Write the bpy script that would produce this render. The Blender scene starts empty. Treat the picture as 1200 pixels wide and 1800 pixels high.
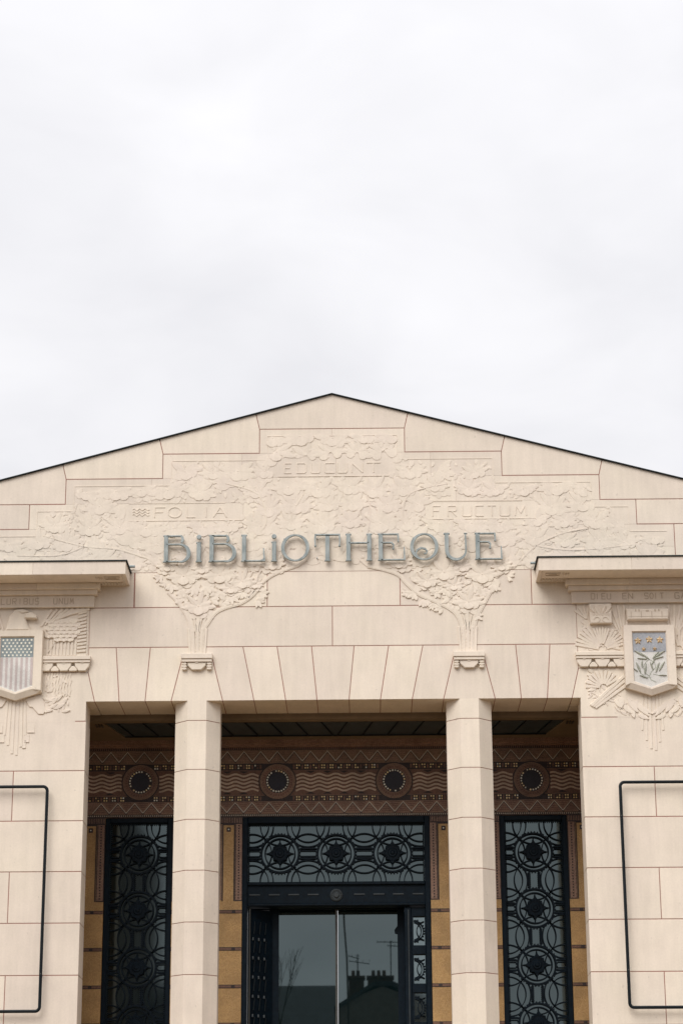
import bpy, bmesh, math, random
from math import sin, cos, pi, radians, atan2, hypot, sqrt
from mathutils import Vector, Matrix

random.seed(7)
scene = bpy.context.scene
COL = scene.collection

# ------------------------------------------------------------------ camera
cam_d = bpy.data.cameras.new('camera')
cam = bpy.data.objects.new('camera', cam_d)
COL.objects.link(cam)
F_PX, PITCH, YAW, ROLL = 3966.58, 0.31492056, -0.01149616, -0.00533391
fv = Vector((sin(YAW) * cos(PITCH), cos(YAW) * cos(PITCH), sin(PITCH)))
rv = Vector((cos(YAW), -sin(YAW), 0))
uv = rv.cross(fv)
c_, s_ = cos(ROLL), sin(ROLL)
R_, U_ = c_ * rv + s_ * uv, -s_ * rv + c_ * uv
M = Matrix((R_, U_, -fv)).transposed().to_4x4()
M.translation = (0.41, -26.0, 1.6)
cam.matrix_world = M
cam_d.sensor_fit = 'HORIZONTAL'
cam_d.sensor_width = 24.0
cam_d.lens = 24.0 * F_PX / 1200.0
cam_d.clip_start = 0.1
cam_d.clip_end = 2000
scene.camera = cam

# ------------------------------------------------------------------ sky, sun, exposure
SUN_EL, SUN_AZ = radians(46), radians(-24)      # azimuth measured from the facade normal, left positive
world = bpy.data.worlds.new('World')
scene.world = world
world.use_nodes = True
wn, wl = world.node_tree.nodes, world.node_tree.links
wn.clear()


def wnode(t, **k):
    n = wn.new(t)
    for a, b in k.items():
        setattr(n, a, b)
    return n


w_out = wnode('ShaderNodeOutputWorld')
w_mix = wnode('ShaderNodeMixShader')
w_sky = wnode('ShaderNodeTexSky', sky_type='NISHITA', sun_disc=False)
w_sky.sun_elevation = SUN_EL
w_sky.sun_rotation = radians(180) + radians(24)
bg1 = wnode('ShaderNodeBackground')
bg1.inputs['Strength'].default_value = 0.10
bg2 = wnode('ShaderNodeBackground')
bg2.inputs['Strength'].default_value = 1.0
wl.new(w_sky.outputs[0], bg1.inputs['Color'])
tc = wnode('ShaderNodeTexCoord')
sep = wnode('ShaderNodeSeparateXYZ')
wl.new(tc.outputs['Generated'], sep.inputs[0])
# cloud-deck coordinates: direction divided by its height, so clouds get finer towards the horizon
addz = wnode('ShaderNodeMath', operation='ADD'); addz.inputs[1].default_value = 0.25
mxz = wnode('ShaderNodeMath', operation='MAXIMUM'); mxz.inputs[1].default_value = 0.05
wl.new(sep.outputs['Z'], addz.inputs[0]); wl.new(addz.outputs[0], mxz.inputs[0])
dx = wnode('ShaderNodeMath', operation='DIVIDE'); dy = wnode('ShaderNodeMath', operation='DIVIDE')
wl.new(sep.outputs['X'], dx.inputs[0]); wl.new(mxz.outputs[0], dx.inputs[1])
wl.new(sep.outputs['Y'], dy.inputs[0]); wl.new(mxz.outputs[0], dy.inputs[1])
cmb = wnode('ShaderNodeCombineXYZ')
wl.new(dx.outputs[0], cmb.inputs[0]); wl.new(dy.outputs[0], cmb.inputs[1])
nz = wnode('ShaderNodeTexNoise')
nz.inputs['Scale'].default_value = 5.5
nz.inputs['Detail'].default_value = 4.0
nz.inputs['Roughness'].default_value = 0.5
nz.inputs['Distortion'].default_value = 0.35
wl.new(cmb.outputs[0], nz.inputs['Vector'])
rmp = wnode('ShaderNodeValToRGB')
rmp.color_ramp.elements[0].position = 0.30
rmp.color_ramp.elements[0].color = (0.835, 0.833, 0.865, 1)
rmp.color_ramp.elements[1].position = 0.72
rmp.color_ramp.elements[1].color = (0.965, 0.96, 0.985, 1)
wl.new(nz.outputs['Fac'], rmp.inputs['Fac'])
# overcast luminance: even near the horizon, about twice as bright at the zenith
mz = wnode('ShaderNodeMath', operation='MAXIMUM'); mz.inputs[1].default_value = 0.0
wl.new(sep.outputs['Z'], mz.inputs[0])
pw = wnode('ShaderNodeMath', operation='POWER'); pw.inputs[1].default_value = 3.5
wl.new(mz.outputs[0], pw.inputs[0])
gr = wnode('ShaderNodeMath', operation='MULTIPLY_ADD')
gr.inputs[1].default_value = 1.0
gr.inputs[2].default_value = 1.0
wl.new(pw.outputs[0], gr.inputs[0])
vm = wnode('ShaderNodeVectorMath', operation='SCALE')
wl.new(rmp.outputs['Color'], vm.inputs[0]); wl.new(gr.outputs[0], vm.inputs['Scale'])
wl.new(vm.outputs[0], bg2.inputs['Color'])
w_mix.inputs['Fac'].default_value = 0.97
wl.new(bg1.outputs[0], w_mix.inputs[1]); wl.new(bg2.outputs[0], w_mix.inputs[2])
wl.new(w_mix.outputs[0], w_out.inputs['Surface'])

sun_d = bpy.data.lights.new('sun', 'SUN')
sun_d.energy = 2.5
sun_d.angle = radians(40)
sun_d.color = (1.0, 0.965, 0.92)
sun = bpy.data.objects.new('sun', sun_d)
COL.objects.link(sun)
sdir = Vector((sin(SUN_AZ) * cos(SUN_EL), -cos(SUN_AZ) * cos(SUN_EL), sin(SUN_EL)))   # towards the sun
sun.rotation_euler = sdir.to_track_quat('Z', 'Y').to_euler()
sun.location = (-8, -30, 30)

scene.view_settings.view_transform = 'Standard'
scene.view_settings.look = 'None'
scene.view_settings.exposure = 0.0
scene.view_settings.gamma = 1.0
scene.view_settings.use_curve_mapping = False


# ------------------------------------------------------------------ mesh helper
def area2(p):
    return sum(p[i][0] * p[(i + 1) % len(p)][1] - p[(i + 1) % len(p)][0] * p[i][1] for i in range(len(p)))


def inset(poly, d):
    """offset a simple polygon inwards by d (mitred)"""
    p = [tuple(q) for q in poly]
    if area2(p) < 0:
        p.reverse()
    n = len(p)
    out = []
    for i in range(n):
        a, b, c = p[i - 1], p[i], p[(i + 1) % n]
        e1 = Vector((b[0] - a[0], b[1] - a[1])).normalized()
        e2 = Vector((c[0] - b[0], c[1] - b[1])).normalized()
        n1 = Vector((-e1.y, e1.x)); n2 = Vector((-e2.y, e2.x))
        m = n1 + n2
        if m.length < 1e-6:
            m = n1.copy()
        m.normalize()
        k = d / max(0.25, m.dot(n1))
        out.append((b[0] + m.x * k, b[1] + m.y * k))
    return out


class MB:
    def __init__(s):
        s.v, s.f, s.mi, s.g = [], [], [], []
        s.cur = 0

    def add(s, vs, fs):
        s.g.append((len(s.v), len(s.f)))
        o = len(s.v)
        s.v += [tuple(v) for v in vs]
        for f in fs:
            s.f.append(tuple(o + i for i in f)); s.mi.append(s.cur)
        return s

    def box(s, x0, x1, y0, y1, z0, z1):
        v = [(x, y, z) for x in (x0, x1) for y in (y0, y1) for z in (z0, z1)]
        return s.add(v, [(0, 1, 3, 2), (4, 6, 7, 5), (0, 4, 5, 1), (2, 3, 7, 6), (0, 2, 6, 4), (1, 5, 7, 3)])

    def prism(s, poly, y0, y1, ch=0.0):
        """polygon in XZ, front at y0, back at y1, optional chamfer at the front"""
        p = [tuple(q) for q in poly]
        if area2(p) < 0:
            p.reverse()
        n = len(p)
        if ch:
            q = inset(p, ch)
            vs = [(x, y0, z) for x, z in q] + [(x, y0 + ch, z) for x, z in p] + [(x, y1, z) for x, z in p]
            fs = [tuple(range(n))]
            for k in (0, 1):
                for i in range(n):
                    j = (i + 1) % n
                    fs.append((k * n + j, k * n + i, (k + 1) * n + i, (k + 1) * n + j))
            fs.append(tuple(reversed(range(2 * n, 3 * n))))
        else:
            vs = [(x, y0, z) for x, z in p] + [(x, y1, z) for x, z in p]
            fs = [tuple(range(n)), tuple(reversed(range(n, 2 * n)))]
            for i in range(n):
                j = (i + 1) % n
                fs.append((j, i, n + i, n + j))
        return s.add(vs, fs)

    def bar(s, a, b, w, y0, y1, w2=None, ch=0.0):
        """flat bar in the XZ plane from a to b"""
        w2 = w if w2 is None else w2
        d = Vector((b[0] - a[0], b[1] - a[1]))
        if d.length < 1e-6:
            return s
        d.normalize()
        n = Vector((-d.y, d.x))
        return s.prism([(a[0] - n.x * w / 2, a[1] - n.y * w / 2), (b[0] - n.x * w2 / 2, b[1] - n.y * w2 / 2),
                        (b[0] + n.x * w2 / 2, b[1] + n.y * w2 / 2), (a[0] + n.x * w / 2, a[1] + n.y * w / 2)], y0, y1, ch)

    def ribbon(s, pts, w, y0, y1, closed=False):
        """constant or varying width ribbon along 2D points"""
        n = len(pts)
        ws = w if isinstance(w, (list, tuple)) else [w] * n
        L, Rr = [], []
        for i in range(n):
            if closed:
                a, c = pts[i - 1], pts[(i + 1) % n]
            else:
                a, c = pts[max(0, i - 1)], pts[min(n - 1, i + 1)]
            d = Vector((c[0] - a[0], c[1] - a[1])).normalized()
            nn = Vector((-d.y, d.x)) * ws[i] / 2
            L.append((pts[i][0] + nn.x, pts[i][1] + nn.y)); Rr.append((pts[i][0] - nn.x, pts[i][1] - nn.y))
        vs = [(x, y0, z) for x, z in L] + [(x, y0, z) for x, z in Rr] + [(x, y1, z) for x, z in L] + [(x, y1, z) for x, z in Rr]
        fs = []
        for i in range(n if closed else n - 1):
            j = (i + 1) % n
            fs += [(i, j, n + j, n + i), (2 * n + j, 2 * n + i, 3 * n + i, 3 * n + j),
                   (i, 2 * n + i, 2 * n + j, j), (n + j, 3 * n + j, 3 * n + i, n + i)]
        if not closed:
            fs += [(0, n, 3 * n, 2 * n), (n - 1, 3 * n - 1, 4 * n - 1, 2 * n - 1)]
        return s.add(vs, fs)

    def tube(s, pts, r, seg=8, closed=False, r2=None):
        n = len(pts)
        P = [Vector(p) for p in pts]
        base = len(s.v)
        up = None
        for i in range(n):
            if closed:
                d = (P[(i + 1) % n] - P[i - 1]).normalized()
            else:
                d = (P[min(n - 1, i + 1)] - P[max(0, i - 1)]).normalized()
            if up is None:
                up = Vector((0, 1, 0)) if abs(d.y) < 0.9 else Vector((1, 0, 0))
            a = d.cross(up).normalized(); b = a.cross(d).normalized(); up = b
            rr = r if r2 is None else r + (r2 - r) * i / (n - 1)
            for k in range(seg):
                t = 2 * pi * k / seg
                s.v.append(tuple(P[i] + (a * cos(t) + b * sin(t)) * rr))
        for i in range(n if closed else n - 1):
            j = (i + 1) % n
            for k in range(seg):
                l = (k + 1) % seg
                s.f.append((base + i * seg + k, base + j * seg + k, base + j * seg + l, base + i * seg + l)); s.mi.append(s.cur)
        if not closed:
            s.f.append(tuple(base + k for k in range(seg))); s.mi.append(s.cur)
            s.f.append(tuple(base + (n - 1) * seg + k for k in reversed(range(seg)))); s.mi.append(s.cur)
        return s

    def disc(s, cx, cz, r, y0, y1, seg=20, ch=0.0):
        return s.prism([(cx + r * cos(2 * pi * i / seg), cz + r * sin(2 * pi * i / seg)) for i in range(seg)], y0, y1, ch)

    def petal(s, cx, cz, ang, L, w, h0, h1, y=0.001, p=0.8, n=5, ridge=1.15):
        """low-relief petal; ang from straight up, clockwise; height rises from h0 at the base to h1 at the tip"""
        du = (sin(ang), cos(ang)); dv = (cos(ang), -sin(ang))
        C, A, B = [], [], []
        for i in range(n + 1):
            t = i / n
            hw = w / 2 * max(0.05, sin(pi * min(0.97, max(0.03, t)) ** p)) ** 0.6
            h = h0 + (h1 - h0) * t ** 0.8
            u = L * t
            C.append((cx + du[0] * u, -h * ridge, cz + du[1] * u))
            A.append((cx + du[0] * u + dv[0] * hw, -h, cz + du[1] * u + dv[1] * hw))
            B.append((cx + du[0] * u - dv[0] * hw, -h, cz + du[1] * u - dv[1] * hw))
        m = n + 1
        vs = C + A + B + [(a[0], y, a[2]) for a in A] + [(b[0], y, b[2]) for b in B]
        fs = []
        for i in range(n):
            fs += [(i, i + 1, m + i + 1, m + i), (i + 1, i, 2 * m + i, 2 * m + i + 1),
                   (m + i, m + i + 1, 3 * m + i + 1, 3 * m + i), (2 * m + i + 1, 2 * m + i, 4 * m + i, 4 * m + i + 1)]
        fs += [(n, 2 * m + n, 4 * m + n, 3 * m + n, m + n), (0, m, 3 * m, 4 * m, 2 * m)]
        return s.add(vs, fs)

    def mesh(s, name, mats, smooth=False):
        me = bpy.data.meshes.new(name)
        me.from_pydata(s.v, [], s.f)
        if not isinstance(mats, (list, tuple)):
            mats = [mats]
        for m in mats:
            me.materials.append(m)
        if len(mats) > 1:
            me.polygons.foreach_set('material_index', s.mi)
        bm = bmesh.new(); bm.from_mesh(me)
        bmesh.ops.recalc_face_normals(bm, faces=bm.faces)
        bm.to_mesh(me); bm.free()
        if smooth:
            for p in me.polygons:
                p.use_smooth = True
        return me

    def build(s, name, mats, parent=None, smooth=False, kind=None, label=None):
        return link(name, s.mesh(name, mats, smooth), parent, kind, label)


def split(b, name, m, parent):
    """one object for every piece that was added to the builder"""
    g = b.g + [(len(b.v), len(b.f))]
    for (v0, f0), (v1, f1) in zip(g[:-1], g[1:]):
        if f1 > f0:
            q = MB(); q.add(b.v[v0:v1], [tuple(i - v0 for i in f) for f in b.f[f0:f1]])
            q.build(name, m, parent)


def link(name, me, parent=None, kind=None, label=None, loc=None):
    o = bpy.data.objects.new(name, me)
    COL.objects.link(o)
    if parent:
        o.parent = parent
    if loc:
        o.location = loc
    if kind:
        o['kind'] = kind
    if label:
        o['label'] = label
    return o


def thing(name, label, cat, loc=(0, 0, 0), group=None):
    o = bpy.data.objects.new(name, None)
    o.empty_display_size = 0.3
    COL.objects.link(o)
    o.location = loc
    o['label'] = label; o['category'] = cat
    if group:
        o['group'] = group
    return o


def part_root(name, parent, label=None):
    o = bpy.data.objects.new(name, None)
    COL.objects.link(o)
    o.parent = parent
    if label:
        o['label'] = label
    return o


# ------------------------------------------------------------------ materials
def mat(name, col, rough=0.8, spec=0.3, metal=0.0, var=0.0, scale=6.0, bump=0.0, bscale=60.0, rnd=0.0, ior=1.45,
        col2=None, detail=5.0, stretch=None, spots=None):
    m = bpy.data.materials.new(name)
    m.use_nodes = True
    n, l = m.node_tree.nodes, m.node_tree.links
    b = n['Principled BSDF']
    b.inputs['Roughness'].default_value = rough
    b.inputs['Metallic'].default_value = metal
    b.inputs['Specular IOR Level'].default_value = spec
    b.inputs['IOR'].default_value = ior
    tc = n.new('ShaderNodeTexCoord')
    vec = tc.outputs['Object']
    if stretch:
        mp = n.new('ShaderNodeMapping'); mp.inputs['Scale'].default_value = stretch
        l.new(vec, mp.inputs['Vector']); svec = mp.outputs[0]
    else:
        svec = vec
    cur = None
    if var or col2:
        nt = n.new('ShaderNodeTexNoise')
        nt.inputs['Scale'].default_value = scale; nt.inputs['Detail'].default_value = detail
        nt.inputs['Roughness'].default_value = 0.6
        l.new(svec, nt.inputs['Vector'])
        rp = n.new('ShaderNodeValToRGB')
        rp.color_ramp.elements[0].position = 0.32; rp.color_ramp.elements[1].position = 0.68
        c2 = col2 or tuple(min(1, c * (1 + var)) for c in col)
        c1 = tuple(c * (1 - var) for c in col) if not col2 else col
        rp.color_ramp.elements[0].color = (*c1, 1); rp.color_ramp.elements[1].color = (*c2, 1)
        l.new(nt.outputs['Fac'], rp.inputs['Fac'])
        cur = rp.outputs['Color']
    if rnd:
        oi = n.new('ShaderNodeObjectInfo')
        mr = n.new('ShaderNodeMapRange')
        mr.inputs['To Min'].default_value = 1 - rnd; mr.inputs['To Max'].default_value = 1 + rnd * 0.6
        l.new(oi.outputs['Random'], mr.inputs['Value'])
        vs = n.new('ShaderNodeVectorMath'); vs.operation = 'SCALE'
        if cur:
            l.new(cur, vs.inputs[0])
        else:
            vs.inputs[0].default_value = col
        l.new(mr.outputs[0], vs.inputs['Scale'])
        cur = vs.outputs[0]
    if spots:      # small pits and stains with a shape of their own
        sc, thr, dark = spots
        ns = n.new('ShaderNodeTexNoise'); ns.inputs['Scale'].default_value = sc; ns.inputs['Detail'].default_value = 2
        l.new(vec, ns.inputs['Vector'])
        r2 = n.new('ShaderNodeMapRange'); r2.inputs['From Min'].default_value = thr; r2.inputs['From Max'].default_value = thr + 0.08
        l.new(ns.outputs['Fac'], r2.inputs['Value'])
        mx = n.new('ShaderNodeMix'); mx.data_type = 'RGBA'
        l.new(r2.outputs[0], mx.inputs['Factor'])
        if cur:
            l.new(cur, mx.inputs['A'])
        else:
            mx.inputs['A'].default_value = (*col, 1)
        mx.inputs['B'].default_value = (*dark, 1)
        cur = mx.outputs['Result']
    if cur:
        l.new(cur, b.inputs['Base Color'])
    else:
        b.inputs['Base Color'].default_value = (*col, 1)
    if bump:
        nb = n.new('ShaderNodeTexNoise'); nb.inputs['Scale'].default_value = bscale; nb.inputs['Detail'].default_value = 4
        l.new(vec, nb.inputs['Vector'])
        bp = n.new('ShaderNodeBump'); bp.inputs['Strength'].default_value = bump; bp.inputs['Distance'].default_value = 0.01
        l.new(nb.outputs['Fac'], bp.inputs['Height']); l.new(bp.outputs[0], b.inputs['Normal'])
    return m


def mosaic(name, cols, tile=0.012, grout=(0.03, 0.022, 0.018), rough=0.45, big=0.0):
    """small square tesserae: a chequer of cells with individual tones, thin dark grout and bump"""
    m = bpy.data.materials.new(name)
    m.use_nodes = True
    n, l = m.node_tree.nodes, m.node_tree.links
    b = n['Principled BSDF']
    b.inputs['Roughness'].default_value = rough
    b.inputs['Specular IOR Level'].default_value = 0.4
    tc = n.new('ShaderNodeTexCoord')
    sp = n.new('ShaderNodeSeparateXYZ'); l.new(tc.outputs['Object'], sp.inputs[0])
    cb = n.new('ShaderNodeCombineXYZ'); l.new(sp.outputs['X'], cb.inputs[0]); l.new(sp.outputs['Z'], cb.inputs[1])
    vo = n.new('ShaderNodeTexVoronoi'); vo.voronoi_dimensions = '2D'
    vo.inputs['Scale'].default_value = 1 / tile; vo.inputs['Randomness'].default_value = 0.25
    l.new(cb.outputs[0], vo.inputs['Vector'])
    sc = n.new('ShaderNodeSeparateColor'); l.new(vo.outputs['Color'], sc.inputs[0])
    rp = n.new('ShaderNodeValToRGB')
    el = rp.color_ramp.elements
    k = len(cols)
    el[0].position = 0.0; el[0].color = (*cols[0], 1)
    el[1].position = 1.0; el[1].color = (*cols[-1], 1)
    for i in range(1, k - 1):
        e = el.new(i / (k - 1)); e.color = (*cols[i], 1)
    l.new(sc.outputs[0], rp.inputs['Fac'])
    nz = n.new('ShaderNodeTexNoise'); nz.inputs['Scale'].default_value = 4.0; nz.inputs['Detail'].default_value = 4
    l.new(tc.outputs['Object'], nz.inputs['Vector'])
    mr = n.new('ShaderNodeMapRange'); mr.inputs['From Min'].default_value = 0.3; mr.inputs['From Max'].default_value = 0.7
    mr.inputs['To Min'].default_value = 0.78; mr.inputs['To Max'].default_value = 1.15
    l.new(nz.outputs['Fac'], mr.inputs['Value'])
    vs = n.new('ShaderNodeVectorMath'); vs.operation = 'SCALE'
    l.new(rp.outputs['Color'], vs.inputs[0]); l.new(mr.outputs[0], vs.inputs['Scale'])
    v2 = n.new('ShaderNodeTexVoronoi'); v2.voronoi_dimensions = '2D'; v2.feature = 'DISTANCE_TO_EDGE'
    v2.inputs['Scale'].default_value = 1 / tile; v2.inputs['Randomness'].default_value = 0.25
    l.new(cb.outputs[0], v2.inputs['Vector'])
    mg = n.new('ShaderNodeMapRange'); mg.inputs['From Min'].default_value = 0.04; mg.inputs['From Max'].default_value = 0.12
    l.new(v2.outputs['Distance'], mg.inputs['Value'])
    mx = n.new('ShaderNodeMix'); mx.data_type = 'RGBA'
    mx.inputs['A'].default_value = (*grout, 1); l.new(vs.outputs[0], mx.inputs['B']); l.new(mg.outputs[0], mx.inputs['Factor'])
    l.new(mx.outputs['Result'], b.inputs['Base Color'])
    bp = n.new('ShaderNodeBump'); bp.inputs['Strength'].default_value = 0.3; bp.inputs['Distance'].default_value = 0.004
    l.new(mg.outputs[0], bp.inputs['Height']); l.new(bp.outputs[0], b.inputs['Normal'])
    return m


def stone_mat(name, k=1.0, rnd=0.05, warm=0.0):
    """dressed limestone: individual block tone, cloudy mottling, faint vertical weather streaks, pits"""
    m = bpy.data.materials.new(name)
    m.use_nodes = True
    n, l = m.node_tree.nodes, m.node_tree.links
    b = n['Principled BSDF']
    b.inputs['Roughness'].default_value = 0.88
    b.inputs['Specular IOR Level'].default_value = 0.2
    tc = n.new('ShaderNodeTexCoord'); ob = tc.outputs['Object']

    def noise(scale, det, st=None, rough=0.6):
        t = n.new('ShaderNodeTexNoise'); t.inputs['Scale'].default_value = scale
        t.inputs['Detail'].default_value = det; t.inputs['Roughness'].default_value = rough
        if st:
            mp = n.new('ShaderNodeMapping'); mp.inputs['Scale'].default_value = st
            l.new(ob, mp.inputs['Vector']); l.new(mp.outputs[0], t.inputs['Vector'])
        else:
            l.new(ob, t.inputs['Vector'])
        return t.outputs['Fac']

    def rng(x, a, bb, c, d):
        r = n.new('ShaderNodeMapRange')
        for i, v in zip(('From Min', 'From Max', 'To Min', 'To Max'), (a, bb, c, d)):
            r.inputs[i].default_value = v
        l.new(x, r.inputs['Value']); return r.outputs[0]

    def mul(*xs):
        cur = xs[0]
        for x in xs[1:]:
            q = n.new('ShaderNodeMath'); q.operation = 'MULTIPLY'
            l.new(cur, q.inputs[0]); l.new(x, q.inputs[1]); cur = q.outputs[0]
        return cur
    oi = n.new('ShaderNodeObjectInfo')
    # hue: between a pinkish and a yellower cream per block and per cloud
    ad = n.new('ShaderNodeMath'); ad.operation = 'MULTIPLY_ADD'
    l.new(oi.outputs['Random'], ad.inputs[0]); ad.inputs[1].default_value = 0.45
    l.new(rng(noise(1.3, 3), 0.3, 0.7, 0.0, 0.55), ad.inputs[2])
    mx = n.new('ShaderNodeMix'); mx.data_type = 'RGBA'
    l.new(ad.outputs[0], mx.inputs['Factor'])
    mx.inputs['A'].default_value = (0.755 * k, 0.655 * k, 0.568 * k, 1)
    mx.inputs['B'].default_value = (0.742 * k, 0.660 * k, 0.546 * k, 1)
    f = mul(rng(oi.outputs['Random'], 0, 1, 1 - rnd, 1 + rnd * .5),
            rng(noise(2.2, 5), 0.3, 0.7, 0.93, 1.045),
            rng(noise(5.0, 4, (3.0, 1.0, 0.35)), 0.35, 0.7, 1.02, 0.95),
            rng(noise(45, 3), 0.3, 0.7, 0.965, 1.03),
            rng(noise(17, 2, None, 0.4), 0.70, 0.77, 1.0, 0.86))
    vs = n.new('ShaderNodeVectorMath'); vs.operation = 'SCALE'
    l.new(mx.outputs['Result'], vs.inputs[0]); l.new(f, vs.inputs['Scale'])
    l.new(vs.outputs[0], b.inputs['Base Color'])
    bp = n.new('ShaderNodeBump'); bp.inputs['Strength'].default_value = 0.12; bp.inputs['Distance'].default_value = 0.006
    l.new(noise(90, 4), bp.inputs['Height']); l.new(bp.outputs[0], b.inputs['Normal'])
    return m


STONE = stone_mat('limestone', 1.0, 0.075)
RELIEF = stone_mat('carved_limestone', 1.0, 0.02)
STONE_DK = stone_mat('darker_limestone', 0.80, 0.04)  # same limestone in a darker overall tone
GROOVE_SHADE = mat('painted_groove_shade', (0.50, 0.41, 0.32), var=0.1)  # darker tone paints the shade of cut grooves onto raised strokes and strips
MORTAR = mat('red_mortar', (0.34, 0.15, 0.12), col2=(0.31, 0.19, 0.155), scale=2.5)
HAIR = mat('pale_joint', (0.50, 0.41, 0.33), var=0.1, scale=20)
SAND = mat('worn_sandstone', (0.30, 0.205, 0.11), var=0.15, scale=4)
ZINC = mat('dark_roof_edging', (0.018, 0.022, 0.021), rough=0.6, spec=0.15, var=0.3)
PATINA = mat('blue_grey_patina', (0.20, 0.235, 0.235), col2=(0.37, 0.405, 0.40), rough=0.55, spec=0.5, scale=14, bump=0.2, bscale=80,
             stretch=(1.5, 1, 0.6))
BLACKP = mat('black_paint', (0.006, 0.010, 0.013), rough=0.4, spec=0.2, var=0.2)
IRON = mat('dark_iron', (0.004, 0.010, 0.017), rough=0.45, spec=0.16, var=0.3, scale=20)
IRONL = mat('worn_iron', (0.05, 0.06, 0.066), rough=0.4, spec=0.4, var=0.2)
STEEL = mat('door_edge_steel', (0.085, 0.085, 0.075), rough=0.55, spec=0.3)
GLASS = mat('dark_window_glass', (0.004, 0.010, 0.011), rough=0.012, spec=0.5, ior=2.05)
GLASSC = mat('grille_glass', (0.008, 0.012, 0.012), rough=0.05, spec=0.5, ior=1.92, bump=0.012, bscale=5)
GLASSB = mat('sidelight_glass_mat', (0.02, 0.025, 0.025), rough=0.05, spec=0.5, ior=2.7)
for g_ in (GLASS, GLASSC, GLASSB):
    g_.node_tree.nodes['Principled BSDF'].inputs['Specular Tint'].default_value = (0.80, 0.98, 1.0, 1)
LAYG = mat('laylight_glass', (0.03, 0.052, 0.062), rough=0.3, spec=0.5, var=0.3)
GOLD = mosaic('ochre_mosaic', [(0.46, 0.27, 0.10), (0.56, 0.34, 0.135), (0.63, 0.40, 0.17), (0.50, 0.29, 0.12), (0.58, 0.37, 0.15)], 0.013, (0.26, 0.16, 0.07))
BROWN = mosaic('brown_mosaic', [(0.24, 0.15, 0.095), (0.33, 0.21, 0.135), (0.39, 0.24, 0.16), (0.27, 0.165, 0.11)], 0.013)
WAVE = mosaic("pale_wave_mosaic", [(0.62, 0.47, 0.35), (0.74, 0.58, 0.44), (0.66, 0.49, 0.37)], 0.013, (0.15, 0.10, 0.08))
CEIL = mat('shaded_ceiling_stone', (0.21, 0.155, 0.10), var=0.12, scale=5, rough=0.8)  # ceiling stone with the porch shade put into its brown base colour
ROSE = mosaic('rose_brown_mosaic', [(0.29, 0.165, 0.115), (0.37, 0.22, 0.155), (0.43, 0.27, 0.19), (0.32, 0.18, 0.13)], 0.013)
DARKM = mosaic('dark_mosaic', [(0.025, 0.018, 0.018), (0.06, 0.035, 0.03), (0.035, 0.027, 0.03)], 0.013)
REDM = mosaic('red_brown_mosaic', [(0.21, 0.11, 0.07), (0.27, 0.14, 0.09), (0.18, 0.095, 0.065)], 0.013)
CREAM = mosaic('cream_mosaic', [(0.70, 0.60, 0.48), (0.82, 0.73, 0.60), (0.76, 0.65, 0.52)], 0.013, (0.12, 0.08, 0.06))
GOLDT = mat('gold_tesserae', (0.95, 0.66, 0.30), rough=0.25, spec=0.8, var=0.2, scale=40)
WHITET = mat('white_tesserae', (0.85, 0.82, 0.70), rough=0.25, spec=0.6, var=0.1, scale=40)
NAVY = mosaic('navy_mosaic', [(0.012, 0.015, 0.026), (0.02, 0.024, 0.04), (0.03, 0.022, 0.04)], 0.012)
MBLUE = mosaic('blue_grey_mosaic', [(0.32, 0.34, 0.38), (0.42, 0.43, 0.46), (0.35, 0.37, 0.41), (0.48, 0.48, 0.50)], 0.012, (0.25, 0.26, 0.28))
MUSB = mosaic('faded_blue_mosaic', [(0.22, 0.27, 0.28), (0.32, 0.37, 0.38), (0.27, 0.32, 0.32)], 0.012, (0.14, 0.16, 0.17))
MWHITE = mosaic('white_mosaic', [(0.62, 0.60, 0.57), (0.74, 0.72, 0.68), (0.68, 0.66, 0.62)], 0.012, (0.56, 0.54, 0.51))
MPINK = mosaic('faded_red_mosaic', [(0.56, 0.47, 0.45), (0.62, 0.53, 0.51), (0.58, 0.51, 0.50)], 0.012, (0.3, 0.24, 0.22))
MORANGE = mosaic('orange_mosaic', [(0.66, 0.42, 0.20), (0.74, 0.55, 0.34), (0.70, 0.60, 0.42)], 0.012, (0.35, 0.25, 0.15))
MOLIVE = mosaic('olive_mosaic', [(0.34, 0.36, 0.28), (0.42, 0.43, 0.35), (0.50, 0.50, 0.44)], 0.012, (0.3, 0.3, 0.26))
ASPH = mat('asphalt', (0.045, 0.045, 0.047), var=0.3, scale=8, bump=0.3)
PAVE = mat('warm_paving', (0.18, 0.122, 0.062), var=0.12, scale=3, bump=0.1)
SLATE = mat('dark_slate', (0.035, 0.038, 0.043), var=0.3, scale=3, rough=0.6)
RENDER = mat('grey_render', (0.16, 0.14, 0.12), var=0.15)
BRICK = mat('sooty_brick', (0.075, 0.045, 0.035), var=0.3, scale=8)
POT = mat('clay_chimney_pot', (0.10, 0.05, 0.035), var=0.2)
BARK = mat('bark', (0.045, 0.038, 0.03), var=0.3)
ZROOF = mat('zinc_roof', (0.20, 0.21, 0.22), rough=0.5, var=0.1)

# ------------------------------------------------------------------ ground
mb = MB(); mb.box(-1200, 1200, -1200, 1200, -0.5, 0.0)
mb.build('ground', ASPH, kind='structure')
mb = MB(); mb.box(-40, 40, -20, 1.0, -0.2, 0.12)
mb.build('pavement', PAVE, kind='structure')

# ================================================================== LIBRARY
LIB = thing('library_building', 'cream limestone library front with low gable, two octagonal columns and dark glazed porch',
            'building', (0, 0, 0))
SLOPE = 0.2695


def ze(x):
    return 11.600 - SLOPE * abs(x)


ZL, ZA, ZB, ZC = 7.735, 8.395, 8.887, 9.324
GAP = 0.0048


def mirror(p):
    return [(-x, z) for x, z in p]


def block(poly, y1=0.34, name='stone_block', gap=GAP, y0=0.0, m=STONE, label=None):
    b = MB(); b.prism(inset(poly, gap), y0, y1, 0.0025)
    return b.build(name, m, LIB, label=label)


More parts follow.
